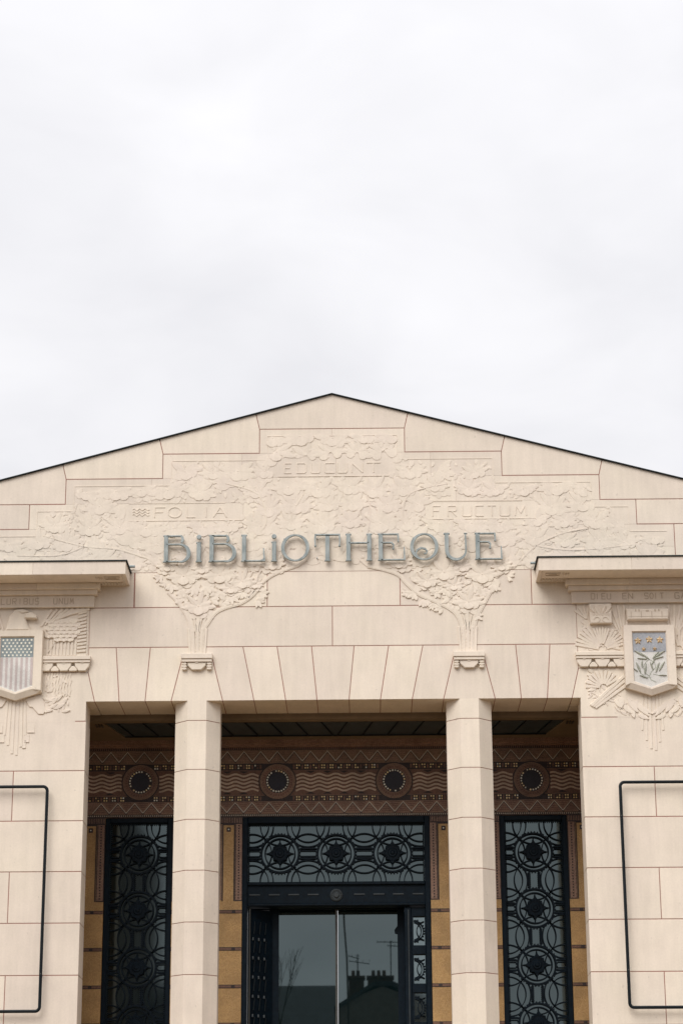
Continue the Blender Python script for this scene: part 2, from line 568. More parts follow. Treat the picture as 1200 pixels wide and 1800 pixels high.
def both(poly, **k):
    block(poly, **k); block(mirror(poly), **k)


# gable coping stones
block([(-.887, 11.147), (.887, 11.147), (.933, ze(.933)), (0, ze(0)), (-.933, ze(.933))], name='gable_stone')
both([(.887, 10.835), (2.066, 10.835), (2.112, ze(2.112)), (.933, ze(.933)), (.887, 11.147)], name='gable_stone')
both([(2.066, 10.52), (3.243, 10.52), (3.290, ze(3.29)), (2.112, ze(2.112)), (2.066, 10.835)], name='gable_stone')
both([(3.243, 10.20), (4.42, 10.20), (4.45, ze(4.45)), (3.290, ze(3.29)), (3.243, 10.52)], name='gable_stone')
both([(4.42, 10.20), (5.20, 10.20), (4.45, ze(4.45))], name='gable_stone')
both([(3.676, 9.884), (4.90, 9.884), (4.90, 10.20), (3.676, 10.20)])
both([(4.90, 9.884), (6.35, 9.884), (5.20, 10.20), (4.90, 10.20)])
both([(4.121, ZC), (5.3, ZC), (5.3, 9.884), (4.121, 9.884)])
both([(5.3, ZC), (6.35, ZC), (6.35, 9.884), (5.3, 9.884)])
# carved field, course by course, hairline joints
field = [((-.887, .887), 10.835, 11.147), ((-2.066, 2.066), 10.52, 10.835), ((-3.243, 3.243), 10.20, 10.52),
         ((-3.676, 3.676), 9.884, 10.20), ((-4.121, 4.121), 9.60, 9.884), ((-4.121, 4.121), ZC, 9.60)]
cuts = [[0.0], [-1.1, .05, 1.2], [-2.2, -.95, .3, 1.5], [-2.6, -1.08, .35, 1.12, 2.5], [-3.0, -1.6, -.2, 1.3, 2.9], [-2.5, -.6, .9, 2.3]]
for ((xa, xb), z0, z1), cc in zip(field, cuts):
    xs = [xa] + cc + [xb]
    for i in range(len(xs) - 1):
        gl = GAP if i == 0 else 0.0008
        gr_ = GAP if i == len(xs) - 2 else 0.0008
        zt = GAP if z1 > 11.1 else 0.0008
        b = MB(); b.prism([(xs[i] + gl, z0 + .0008), (xs[i + 1] - gr_, z0 + .0008), (xs[i + 1] - gr_, z1 - zt), (xs[i] + gl, z1 - zt)], 0, .34, .001)
        # steps: keep the red joint open above the wider courses
        b.build('stone_block', STONE, LIB)
# horizontal red joints over the shoulders of each course are cut by a thin mortar strip
for (xa, xb), zz in (((.887, 2.066), 10.835), ((2.066, 3.243), 10.52), ((3.243, 3.676), 10.20), ((3.676, 4.121), 9.884)):
    for s in (-1, 1):
        b = MB(); b.box(min(s * xa, s * xb) - .004, max(s * xa, s * xb) + .004, -.0012, .05, zz - .0045, zz + .0045)
        b.build('mortar_joint', MORTAR, LIB)
# two plain courses under the carving
for a, b_ in ((-2.374, -.783), (-.783, .807), (.807, 2.380)):
    block([(a, ZB), (b_, ZB), (b_, ZC), (a, ZC)])
for a, b_ in ((2.380, 4.6), (4.6, 6.35)):
    both([(a, ZB), (b_, ZB), (b_, ZC), (a, ZC)])
for a, b_ in ((-2.905, -.004), (-.004, 2.905)):
    block([(a, ZA), (b_, ZA), (b_, ZB), (a, ZB)])
# flat-arch stones
T = [.253, .663, 1.069]; Bm = [.189, .559, .933]
block([(-.189, ZL), (.189, ZL), (.253, ZA), (-.253, ZA)], name='voussoir', y1=.70)
both([(Bm[0], ZL), (Bm[1], ZL), (T[1], ZA), (T[0], ZA)], name='voussoir', y1=.70)
both([(Bm[1], ZL), (Bm[2], ZL), (T[2], ZA), (T[1], ZA)], name='voussoir', y1=.70)
both([(Bm[2], ZL), (1.303, ZL), (1.43, 8.25), (1.60, 8.25), (1.60, ZA), (T[2], ZA)], name='voussoir', y1=.70)
both([(1.303, ZL), (1.912, ZL), (1.79, 8.25), (1.43, 8.25)], name='voussoir', y1=.70)
both([(1.912, ZL), (2.219, ZL), (2.170, ZA), (1.60, ZA), (1.60, 8.25), (1.79, 8.25)], name='voussoir', y1=.70)
both([(2.219, ZL), (2.526, ZL), (2.577, ZA), (2.170, ZA)], name='voussoir', y1=.70)
both([(2.526, ZL), (2.816, ZL), (2.905, 8.10), (2.905, ZA), (2.577, ZA)], name='voussoir', y1=.70)
# pier-top stones and the ground of the carved side panels
both([(2.816, ZL), (2.911, ZL), (2.911, 7.503), (4.7, 7.503), (4.7, 8.10), (2.905, 8.10)], y1=.40)
for xa, xb in ((-4.6, -3.04), (3.34, 4.6)):
    b = MB(); b.box(xa, xb, -.0003, .05, 7.4965, 7.5095); b.build('stone_block', STONE, LIB)
for z0, z1 in ((8.10, ZA), (ZA, ZB)):
    for a, b_ in ((2.905, 4.7), (4.7, 6.35)):
        both([(a, z0), (b_, z0), (b_, z1), (a, z1)], y1=.40, gap=0.001 if a < 3 else GAP)
both([(4.7, 7.503), (6.35, 7.503), (6.35, 8.10), (4.7, 8.10)], y1=.40)
# piers
z = 7.503; row = 0
while z > 0.15:
    z0 = max(0.121, z - .5905)
    xs = [2.911, 3.742, 5.3, 6.35] if row % 2 == 1 else [2.911, 4.62, 6.35]
    if row == 0:
        xs = [2.911, 4.9, 6.35]
    for a, b_ in zip(xs[:-1], xs[1:]):
        for s in (1, -1):
            p = [(a, z0), (b_, z0), (b_, z), (a, z)]
            if a < 3:            # keep the arris of the opening on its line
                p = [(a - GAP, z0), (b_, z0), (b_, z), (a - GAP, z)]
            block(p if s == 1 else mirror(p), y1=.40)
    z = z0; row += 1
# mortar / core behind the facing stones
b = MB()
b.prism([(-6.33, 7.60), (-2.93, 7.60), (-2.93, ZL + .006), (2.93, ZL + .006), (2.93, 7.60), (6.33, 7.60), (6.33, ze(6.33) - .02), (0, ze(0) - .02), (-6.33, ze(6.33) - .02)], .0040, .33)
split(b, 'wall_core', MORTAR, LIB)
b = MB()
for s in (-1, 1):
    b.box(min(s * 2.917, s * 6.33), max(s * 2.917, s * 6.33), .0040, .394, 0.12, 7.60)
split(b, 'wall_core', MORTAR, LIB)
b = MB(); b.box(-2.81, 2.81, .34, .695, ZL + .006, ZA)
split(b, 'wall_core', MORTAR, LIB)
# building body behind
b = MB()
b.prism([(-6.3, ZL + .3), (6.3, ZL + .3), (6.3, ze(6.3) - .1), (0, ze(0) - .1), (-6.3, ze(6.3) - .1)], .36, 14)
b.build('upper_wall', STONE, LIB)
b = MB()
for s in (-1, 1):
    b.box(min(s * 3.15, s * 6.3), max(s * 3.15, s * 6.3), .402, 14, 0.1, ZL + .29)
b.build('side_wall', STONE_DK, LIB)
# roof and gable edging
for s in (-1, 1):
    b = MB()
    n_ = 6
    pts = [(0, ze(0) + .004), (s * 6.42, ze(6.42) + .004)]
    # edging in sheets, each lapping the next
    for i in range(n_):
        xa, xb = s * 6.42 * i / n_, s * 6.42 * (i + 1) / n_
        b.prism([(xa, ze(xa) + .002), (xb, ze(xb) + .002), (xb, ze(xb) + .007), (xa, ze(xa) + .007)], -.022, .40)
        b.prism([(xa, ze(xa) - .005), (xb, ze(xb) - .005), (xb, ze(xb) + .009), (xa, ze(xa) + .009)], -.026, -.0215)
    b.build('roof_edging', ZINC, LIB)
    b = MB()
    b.prism([(0, ze(0) - .10), (s * 6.6, ze(6.6) - .10), (s * 6.6, ze(6.6) - .04), (0, ze(0) - .04)], .42, 14.2)
    b.build('roof', ZROOF, LIB)

# ------------------------------------------------------------------ columns
col_z = [ZL, 7.502, 6.917, 6.329, 5.737, 5.143, 4.549, 3.957, 3.365, 2.773, 2.42]
AP = .2655
YC = AP


def octo(cx, cy, ap, ex=0.0):
    r = ap / cos(pi / 8)
    return [(cx + (r + ex) * cos(pi / 8 + i * pi / 4), cy + (r + ex) * sin(pi / 8 + i * pi / 4)) for i in range(8)]


for s in (-1, 1):
    colr = part_root('column', LIB, 'octagonal column left of the entrance' if s < 0 else 'octagonal column right of the entrance')
    cx = s * 1.604
    for i in range(len(col_z) - 1):
        zt, zb = col_z[i] + (.0073 if i == 0 else -.004), col_z[i + 1] + .004
        b = MB()
        pin = octo(cx, YC, AP - .002); po = octo(cx, YC, AP)
        rings = [(pin, zb), (po, zb + .002), (po, zt - .002), (po if i == 0 else pin, zt)]
        vs = [(x, y, zz) for pp, zz in rings for x, y in pp]
        fs = [tuple(reversed(range(8))), tuple(range(24, 32))]
        for k in range(3):
            for j in range(8):
                j2 = (j + 1) % 8
                fs.append((k * 8 + j, k * 8 + j2, (k + 1) * 8 + j2, (k + 1) * 8 + j))
        b.add(vs, fs)
        b.build('column_drum', STONE, colr)
    b = MB()
    pc = octo(cx, YC, AP - .005)
    b.add([(x, y, zz) for zz in (2.43, ZL - .002) for x, y in pc], [tuple(reversed(range(8))), tuple(range(8, 16))] + [(j, (j + 1) % 8, 8 + (j + 1) % 8, 8 + j) for j in range(8)])
    b.build('mortar_core', MORTAR, colr)

# steps and porch floor
for i in range(13):
    b = MB(); b.box(-2.9, 2.9, .0 - .3 * (12 - i) - .3, 1.9 if i == 12 else -.3 * (12 - i) + .01, .12 + .17 * i + (.0 if i else 0), .12 + .17 * (i + 1))
    b.build('step', SAND, LIB)
b = MB(); b.box(-3.15, 3.15, .41, 1.95, 2.0, 2.333); b.build('porch_floor', SAND, LIB)

# ------------------------------------------------------------------ corbels above the columns
for s in (-1, 1):
    cx = s * 1.612
    co = part_root('corbel', LIB)
    b = MB()
    b.prism([(cx - .185, 8.238), (cx + .185, 8.238), (cx + .185, 8.300), (cx - .185, 8.300)], -.075, .0, .004)
    b.prism([(cx - .180, 8.200), (cx + .180, 8.200), (cx + .180, 8.236), (cx - .180, 8.236)], -.062, .0, .004)
    b.build('abacus', RELIEF, co)
    b = MB()
    b.prism([(cx - .115, 8.198), (cx + .115, 8.198), (cx + .105, 8.155), (cx + .055, 8.105), (cx - .055, 8.105), (cx - .105, 8.155)], -.045, .0, .008)
    b.prism([(cx - .022, 8.199), (cx + .022, 8.199), (cx + .014, 8.184), (cx - .014, 8.184)], -.052, -.03, .003)
    b.build('keystone', RELIEF, co)
    for t in (-1, 1):
        b = MB()
        for k, (w, zz) in enumerate(((.031, 8.180), (.033, 8.150), (.030, 8.122))):
            b.prism([(cx + t * .148 + w * cos(a), zz + .017 * sin(a)) for a in [2 * pi * q / 12 for q in range(12)]], -.05 + .004 * k, .0, .006)
        b.build('scroll', RELIEF, co)

# ------------------------------------------------------------------ carved trees and foliage
def flower(name, cx, cz, R, h, fan=6, cups=3, rot=0.0, keep=None, second=True):
    b = MB()
    cnt = 0

    def pet(x, zz, a, L, w, h0, h1, **k):
        nonlocal cnt
        tx, tz = x + sin(a) * L, zz + cos(a) * L
        if keep and not keep(tx, tz):
            return
        b.petal(x, zz, a, L, w, h0, h1, **k); cnt += 1
    for sgn in (-1, 1):
        pet(cx, cz, rot + sgn * 1.66, R * 1.05, R * .34, h * .5, h * .95, p=1.1)
    for i in range(fan):
        t = -1 + 2 * i / (fan - 1)
        a = rot + t * 1.30
        jr = random.uniform(.9, 1.1)
        pet(cx, cz, a, R * (1.02 - .10 * abs(t)) * jr, R * 1.95 / fan, h * (.5 if i % 2 else .3), h * (1.0 if i % 2 else .58), p=random.choice((.9, 1.0, 1.15)))
    if second:
        for q_, t in enumerate(random.choice(((-1.1, 0.1, 1.2), (-1.3, -.4, .7), (-.6, .5, 1.4)))):
            pet(cx + t * R * .36, cz - R * .14, pi + rot - t * .35, R * random.uniform(.62, .8), R * .62, h * .25, h * (.45, .72, .55)[q_], p=1.6)
    for t in ([-1, 1, 0] if cups == 3 else [-.6, .6]):
        pet(cx + t * R * .10, cz + R * .02, pi + rot - t * .95, R * (.55 if t == 0 else .66) * random.uniform(.9, 1.1), R * (.66 if t == 0 else .56), h * (.75 if t == 0 else .5), h * (1.3 if t == 0 else .88 + .08 * t), p=1.6)
    if cnt == 0:
        return None
    b.disc(cx, cz, R * .05, -h * 1.2, 0, 8, .002)
    return b.build(name, RELIEF, LIB)


def leafset(cx, cz, R, h, n=5, a0=0.0, spread=2.2, keep=None, name='carved_leaf'):
    b = MB(); c = 0
    for i in range(n):
        a = a0 + spread * (i / (n - 1) - .5)
        if keep and not keep(cx + sin(a) * R, cz + cos(a) * R):
            continue
        b.petal(cx + random.uniform(-.01, .01), cz + random.uniform(-.01, .01), a, R * random.uniform(.8, 1.1), R * .46, h * .5, h * random.uniform(.7, 1.1), p=random.choice((.8, 1.2)))
        c += 1
    if c:
        b.build(name, RELIEF, LIB)


def branch(pts, w0, w1, h, name='carved_branch'):
    b = MB(); n = len(pts)
    # smooth the polyline a little
    P = []
    for i in range(n - 1):
        for k in range(4):
            t = k / 4
            p0 = pts[max(0, i - 1)]; p1 = pts[i]; p2 = pts[i + 1]; p3 = pts[min(n - 1, i + 2)]
            P.append(tuple(.5 * ((2 * p1[q]) + (-p0[q] + p2[q]) * t + (2 * p0[q] - 5 * p1[q] + 4 * p2[q] - p3[q]) * t * t + (-p0[q] + 3 * p1[q] - 3 * p2[q] + p3[q]) * t ** 3) for q in (0, 1)))
    P.append(pts[-1])
    ws = [w0 + (w1 - w0) * i / (len(P) - 1) for i in range(len(P))]
    b.ribbon(P, ws, -h, .001)
    b.ribbon(P, [w * .5 for w in ws], -h * 1.25, -h * .5)
    return b.build(name, RELIEF, LIB)


H = .009
# left tree
branch([(-1.665, 8.30), (-1.675, 8.55), (-1.71, 8.72), (-1.77, 8.84), (-1.87, 8.98), (-1.97, 9.08)], .06, .045, H)
branch([(-1.56, 8.30), (-1.55, 8.58), (-1.49, 8.70), (-1.40, 8.82), (-1.27, 8.885), (-1.10, 8.935), (-.95, 9.04), (-.83, 9.20), (-.66, 9.31), (-.40, 9.40)], .06, .035, H)
branch([(-1.01, 9.0), (-.93, 9.12), (-.92, 9.22), (-.86, 9.34)], .04, .02, H)
branch([(-1.95, 9.34), (-2.07, 9.38), (-2.22, 9.50)], .035, .02, H * .7)
branch([(-1.61, 8.30), (-1.61, 8.60), (-1.60, 8.80)], .055, .05, H * 1.1)
# right tree
branch([(1.55, 8.30), (1.55, 8.58), (1.49, 8.76), (1.38, 8.86), (1.20, 8.95), (1.03, 9.03), (.89, 9.16), (.79, 9.27), (.62, 9.335), (.42, 9.38)], .06, .04, H)
branch([(1.66, 8.30), (1.67, 8.58), (1.72, 8.75), (1.79, 8.88), (1.88, 9.04), (1.95, 9.10)], .06, .045, H)
branch([(1.605, 8.30), (1.605, 8.60), (1.60, 8.80)], .055, .05, H * 1.1)
branch([(1.95, 9.22), (2.08, 9.31), (2.20, 9.37)], .03, .02, H)
for s, xc in ((-1, -1.61), (1, 1.605)):
    for dxx in (-.055, .055):
        branch([(xc + dxx * .8, 8.58), (xc + dxx * 1.3, 8.70), (xc + dxx * 2.3, 8.84)], .034, .028, H * .9)
        branch([(xc + dxx * .4, 8.58), (xc + dxx * .5, 8.66), (xc + dxx * .9, 8.76)], .024, .02, H * 1.1)
    b = MB()
    for i in range(5):
        x = xc - .088 + .044 * i
        b.bar((x, 8.30), (x + (i - 2) * .008, 8.62), .022, -H * 1.5, 0, .026, .003)
    split(b, 'carved_trunk', RELIEF, LIB)
    b = MB()
    for i in range(4):
        for k in range(7):
            x = xc - .066 + .044 * i
            zz = 8.315 + .043 * k + (.02 if i % 2 else 0)
            if random.random() < .8:
                b.box(x - .004, x + .004, -H * 1.6, 0, zz, zz + random.uniform(.012, .026))
    b.build('carved_bark', RELIEF, LIB, kind='stuff')

crown = [(-1.79, 9.275, .20), (-1.355, 9.285, .21), (-1.605, 8.895, .19), (-1.08, 9.20, .16), (-1.985, 9.40, .13), (-.93, 9.16, .10), (-.72, 9.42, .15), (-1.22, 9.12, .13),
         (1.337, 9.30, .20), (1.793, 9.265, .20), (1.622, 8.925, .19), (1.13, 9.19, .15), (1.45, 9.13, .13), (2.03, 9.37, .13), (.80, 9.42, .15), (1.56, 9.36, .12), (-1.57, 9.37, .12)]
for x, zz, R in crown:
    flower('carved_flower', x, zz, R, .017, rot=random.uniform(-.06, .06))
# leaf rows filling the crown outlines
for x, zz, R, a in [(-1.93, 9.17, .10, pi), (-1.80, 9.10, .11, pi), (-1.66, 9.13, .11, pi), (-1.50, 9.14, .12, pi), (-1.36, 9.09, .12, pi), (-1.22, 9.02, .11, 2.6), (-1.45, 8.98, .12, 1.3),
                    (-1.76, 8.99, .12, -1.0), (-.90, 8.97, .10, 2.3), (-.86, 9.06, .10, 1.8), (-1.07, 9.06, .09, pi), (-1.32, 8.93, .09, 1.4), (-2.07, 9.28, .08, -2.2), (-2.02, 9.2, .08, -2.4),
                    (1.93, 9.13, .10, pi), (1.80, 9.08, .11, pi), (1.66, 9.12, .11, pi), (1.50, 9.10, .11, pi), (1.36, 9.10, .11, pi), (1.24, 9.06, .10, -2.6), (1.42, 8.98, .12, -1.2),
                    (1.76, 9.0, .11, 1.0), (.98, 9.04, .10, -2.4), (1.10, 8.95, .10, 2.9), (1.30, 8.84, .09, -1.6), (.90, 9.05, .09, -1.7), (1.2, 8.9, .08, pi), (2.10, 9.24, .08, 2.0), (1.72, 8.76, .08, 2.6)]:
    leafset(x, zz, R, .014, random.choice((4, 5)), a, 1.9)

def in_poly(x, zz, P):
    c = False
    for i in range(len(P)):
        (xa, za), (xb, zb) = P[i - 1], P[i]
        if (za > zz) != (zb > zz) and x < (xb - xa) * (zz - za) / (zb - za) + xa:
            c = not c
    return c


CL = [(-2.0, 9.40), (-.70, 9.40), (-.86, 9.14), (-1.15, 8.97), (-1.42, 8.82), (-1.74, 8.80), (-1.95, 9.08)]
CR = [(2.05, 9.36), (.80, 9.38), (.98, 9.12), (1.25, 8.95), (1.45, 8.82), (1.74, 8.80), (1.92, 9.08)]
b = MB()
random.seed(31)
for _ in range(900):
    P = random.choice((CL, CR))
    x, zz = random.uniform(-2, 2.05), random.uniform(8.8, 9.4)
    if not in_poly(x, zz, P):
        continue
    a = random.uniform(2.3, 3.98) if random.random() < .7 else random.uniform(-1.3, 1.3)
    L = random.uniform(.06, .11)
    if in_poly(x + sin(a) * L, zz + cos(a) * L, P):
        b.petal(x, zz, a, L, L * random.uniform(.5, .8), .002, random.uniform(.006, .012), n=4, p=random.choice((.9, 1.5)))
b.build('carved_leaves', RELIEF, LIB, kind='stuff')
SH = .095      # plain margin inside the stepped joint


def inside(x, zz):
    ax = abs(x)
    if zz < 9.345 or (zz < 9.42 and ax < .45):
        return False
    lim = 0
    for (xa, xb), z0, z1 in field:
        if z0 <= zz <= z1:
            lim = xb
    top = {0.887: 11.147, 2.066: 10.835, 3.243: 10.52, 3.676: 10.20, 4.121: 9.884}
    if ax > lim - SH:
        return False
    for k, v in sorted(top.items()):
        if ax < k:
            if zz > v - SH:
                return False
            break
    for k, v in top.items():
        if k - SH < ax < k + .001 and zz > v - SH - 1e-6 and False:
            return False
    # inscription bands
    if -.70 < x < .74 and 10.53 < zz < 10.745:
        return False
    if -2.47 < x < -1.09 and 9.985 < zz < 10.195:
        return False
    if 1.12 < x < 2.47 and 9.975 < zz < 10.19:
        return False
    # margin beside the risers
    for k, v in ((0.887, 10.835), (2.066, 10.52), (3.243, 10.20), (3.676, 9.884)):
        if ax > k - SH and zz > v - SH:
            return False
    return True


random.seed(21)
fl = 0
zrow = 9.47; r_i = 0
while zrow < 11.1:
    x = -4.05 + (.17 if r_i % 2 else 0)
    while x < 4.1:
        fx, fz = x + random.uniform(-.05, .05), zrow + random.uniform(-.04, .04)
        R = random.uniform(.17, .235)
        if inside(fx, fz) and random.random() < .93:
            flower('carved_flower', fx, fz, R, random.uniform(.0050, .0066), fan=random.choice((5, 6, 7)), rot=random.uniform(-.35, .35), keep=inside, second=random.random() < .6)
            fl += 1
        elif inside(fx, fz):
            leafset(fx, fz, R * .9, .0055, 6, random.uniform(-3, 3), 2.6, keep=inside)
        x += random.uniform(.31, .39)
    zrow += .225; r_i += 1
# scattered small leaves between the flowers, too many to name one by one
b = MB()
for i in range(1700):
    x, zz = random.uniform(-4.05, 4.05), random.uniform(9.36, 11.05)
    a = random.choice((random.uniform(2.2, 4.0), random.uniform(-1.6, 1.6)))
    L = random.uniform(.04, .085)
    if inside(x, zz) and inside(x + sin(a) * L, zz + cos(a) * L):
        b.petal(x, zz, a, L, L * random.uniform(.5, .8), random.uniform(.0015, .0025), random.uniform(.0035, .0055), n=4, p=random.choice((.8, 1.2)))
b.build('carved_leaves', RELIEF, LIB, kind='stuff')
# long stems winding through the field
for pts in ([(-2.22, 9.50), (-2.6, 9.62), (-3.0, 9.66), (-3.5, 9.80)], [(-.4, 9.40), (-.25, 9.55), (-.42, 9.75), (-.5, 10.0), (-.35, 10.3)], [(.42, 9.38), (.28, 9.55), (.42, 9.8), (.46, 10.1), (.38, 10.4)],
            [(2.20, 9.37), (2.45, 9.62), (2.8, 9.78), (3.2, 9.85)], [(2.45, 9.62), (2.9, 9.56), (3.6, 9.62)], [(-3.0, 9.66), (-3.3, 9.55), (-3.8, 9.55)], [(-.95, 9.75), (-.8, 9.95), (-.9, 10.3), (-1.3, 10.45)], [(.95, 9.75), (.85, 10.0), (.95, 10.3), (1.4, 10.42)]):
    branch(pts, .024, .012, .006)
# framing fillets
b = MB()
for s in (-1, 1):
    for xa, xb, zz in ((.0, .79, 11.052), (.80, 1.95, 10.74), (1.97, 3.13, 10.425), (3.15, 3.58, 10.105), (3.59, 4.03, 9.79)):
        b.box(min(s * xa, s * xb), max(s * xa, s * xb), -.004, .001, zz, zz + .007)
    for xx, za, zb in ((.79, 10.745, 11.05), (1.96, 10.43, 10.74), (3.14, 10.11, 10.425), (3.58, 9.795, 10.105)):
        b.box(s * xx - .003, s * xx + .003, -.003, .001, za, zb)
split(b, 'carved_fillet', RELIEF, LIB)
b = MB()
b.box(-.66, .70, -.005, .001, 10.527, 10.533); b.box(-2.47, -1.09, -.005, .001, 9.975, 9.981); b.box(1.12, 2.47, -.005, .001, 9.966, 9.972)
b.box(-2.47, -1.3, -.004, .001, 10.197, 10.202); b.box(1.12, 2.3, -.004, .001, 10.192, 10.197)
split(b, 'carved_fillet', RELIEF, LIB)

# ------------------------------------------------------------------ lettering cut in the stone
# stroke alphabets on a 0..1 box (x right, z up)
GLYPH = {
    'E': [[(1, 1), (0, 1), (0, 0), (1, 0)], [(0, .52), (.8, .52)]],
    'D': [[(0, 0), (0, 1), (.85, 1), (1, .9), (1, .1), (.85, 0), (0, 0)]],
    'U': [[(0, 1), (0, .08), (.1, 0), (.9, 0), (1, .08), (1, 1)]],
    'C': [[(1, 1), (.1, 1), (0, .9), (0, .1), (.1, 0), (1, 0)]],
    'N': [[(0, 0), (0, 1), (1, 0), (1, 1)]],
    'T': [[(0, 1), (1, 1)], [(.5, 1), (.5, 0)]],
    'F': [[(1, 1), (0, 1), (0, 0)], [(0, .52), (.8, .52)]],
    'O': [[(.5 + .5 * sin(t * pi / 8), .5 + .5 * cos(t * pi / 8)) for t in range(17)]],
    'L': [[(0, 1), (0, 0), (1, 0)]],
    'I': [[(.5, 1), (.5, 0)]],
    'A': [[(0, 0), (.5, 1), (1, 0)], [(.2, .42), (.8, .42)]],
    'R': [[(0, 0), (0, 1), (.9, 1), (1, .9), (1, .6), (.9, .5), (0, .5)], [(.45, .5), (1, 0)]],
    'M': [[(0, 0), (.12, 1), (.5, .25), (.88, 1), (1, 0)]],
    'P': [[(0, 0), (0, 1), (.9, 1), (1, .9), (1, .6), (.9, .5), (0, .5)]],
    'B': [[(0, 0), (0, 1), (.85, 1), (.95, .9), (.95, .6), (.85, .52), (0, .52)], [(.85, .52), (1, .42), (1, .1), (.9, 0), (0, 0)]],
    'S': [[(1, .9), (.9, 1), (.1, 1), (0, .9), (0, .6), (.1, .5), (.9, .5), (1, .4), (1, .1), (.9, 0), (.1, 0), (0, .1)]],
    'G': [[(1, .9), (.9, 1), (.1, 1), (0, .9), (0, .1), (.1, 0), (1, 0), (1, .48), (.6, .48)]],
}


def carve(ch, x0, x1, z0, z1, w, y, h, m, parent):
    b = MB()
    for st in GLYPH[ch]:
        P = [(x0 + (x1 - x0) * a, z0 + (z1 - z0) * c) for a, c in st]
        for a, c in zip(P[:-1], P[1:]):
            b.bar(a, c, w, y - h, y + .001)
            h += .00007
    return b.build('carved_letter', m, parent)


for ch, xa, xb in (('E', -.58, -.50), ('D', -.43, -.32), ('U', -.255, -.15), ('C', -.09, .03), ('U', .065, .18), ('N', .24, .37), ('T', .42, .59)):
    carve(ch, xa, xb, 10.575, 10.70, .011, 0, .0055, RELIEF, LIB)
for ch, xa, xb in (('F', -2.155, -2.03), ('O', -1.99, -1.83), ('L', -1.765, -1.66), ('I', -1.56, -1.50), ('A', -1.44, -1.28)):
    carve(ch, xa, xb, 10.02, 10.15, .011, 0, .0055, RELIEF, LIB)
for ch, xa, xb in (('F', 1.215, 1.31), ('R', 1.40, 1.50), ('U', 1.575, 1.68), ('C', 1.73, 1.83), ('T', 1.88, 1.98), ('U', 2.03, 2.14), ('M', 2.21, 2.35)):
    carve(ch, xa, xb, 10.005, 10.135, .011, 0, .0055, RELIEF, LIB)
b = MB()
for k in range(3):
    P = [(-2.42 + .2 * i / 24, 10.125 - .035 * k + .012 * sin(i * pi / 4)) for i in range(25)]
    b.ribbon(P, .009, -.006, .001)
split(b, 'carved_wave', RELIEF, LIB)

# ------------------------------------------------------------------ cornices over the side bays
for s in (-1, 1):
    co = part_root('cornice', LIB, 'projecting cornice over the left bay' if s < 0 else 'projecting cornice over the right bay')

    def bx(x0, x1, y0, y1, z0, z1, name, m=STONE, ch=0.003):
        xa, xb = (x0, x1) if s > 0 else (-x1, -x0)
        b = MB()
        b.prism([(xa, z0), (xb, z0), (xb, z1), (xa, z1)], y0, y1, ch)
        return b.build(name, m, co)
    seams = [2.434, 3.53, 4.40, 5.06]
    for a, c in zip(seams[:-1], seams[1:]):
        bx(a + (.0004 if a > 2.5 else 0), c - .0004, -.50, -.0005, 9.162, 9.325, 'cornice_slab')
        bx(a + (.0004 if a > 2.5 else .345), c - .0004, -.150, -.0005, 9.088, 9.160, 'upper_moulding', STONE)
        bx(a + (.0004 if a > 2.5 else .378), c - .0004, -.105, -.0005, 9.030, 9.087, 'lower_moulding', STONE)
        bx(a + (.0004 if a > 2.5 else .415), c - .0004, -.055, -.0005, 8.886, 9.029, 'inscription_band', STONE)
    # zinc flashing on the top edge, carved frame and fret under the soffit corner
    b = MB()
    xs = (2.420, 5.075) if s > 0 else (-5.075, -2.420)
    b.box(xs[0], xs[1], -.508, .0, 9.326, 9.334)
    b.box(xs[0], xs[1], -.511, -.503, 9.318, 9.335)
    b.box(s * 2.421 - .006, s * 2.421 + .005, -.502, -.001, 9.312, 9.3345)
    b.build('flashing', ZINC, co)
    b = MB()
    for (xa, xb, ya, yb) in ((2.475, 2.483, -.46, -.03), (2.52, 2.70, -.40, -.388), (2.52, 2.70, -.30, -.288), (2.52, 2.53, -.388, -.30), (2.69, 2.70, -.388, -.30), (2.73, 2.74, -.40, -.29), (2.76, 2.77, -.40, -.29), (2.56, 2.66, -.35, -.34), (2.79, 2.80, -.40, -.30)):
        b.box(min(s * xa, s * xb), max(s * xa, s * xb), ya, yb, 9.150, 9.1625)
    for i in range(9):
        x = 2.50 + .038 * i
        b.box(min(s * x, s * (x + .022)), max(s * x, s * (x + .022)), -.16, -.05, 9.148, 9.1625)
    b.build('soffit_fret', STONE_DK, co)
    b = MB(); b.tube([(s * 2.372, -.06, 9.385), (s * 2.45, -.06, 9.385)], .017, 10); b.build('drain_spout', PATINA, co)
    # motto on the band
    if s < 0:
        for word, xa, xb in (('PLURIBUS', -4.03, -3.487), ('UNUM', -3.334, -3.072)):
            n_ = len(word); step = (xb - xa) / n_
            for i, ch in enumerate(word):
                x0 = xa + step * i
                iw = step * .62 if ch != 'I' else step * .2
                carve(ch, x0 + (0 if ch != 'I' else step * .2), x0 + iw + (0 if ch != 'I' else step * .2), 8.925, 8.998, .009, -.0555, .0022, GROOVE_SHADE, co)
        carve('E', -4.20, -4.16, 8.925, 8.998, .009, -.0555, .0022, GROOVE_SHADE, co)
    else:
        for word, xa, xb in (('DIEU', 3.082, 3.336), ('EN', 3.457, 3.60), ('SOIT', 3.719, 3.965), ('GARDE', 4.08, 4.45)):
            n_ = len(word); step = (xb - xa) / n_
            for i, ch in enumerate(word):
                x0 = xa + step * i
                iw = step * .68 if ch != 'I' else step * .3
                carve(ch, x0, x0 + iw, 8.93, 9.0, .009, -.0555, .0022, GROOVE_SHADE, co)

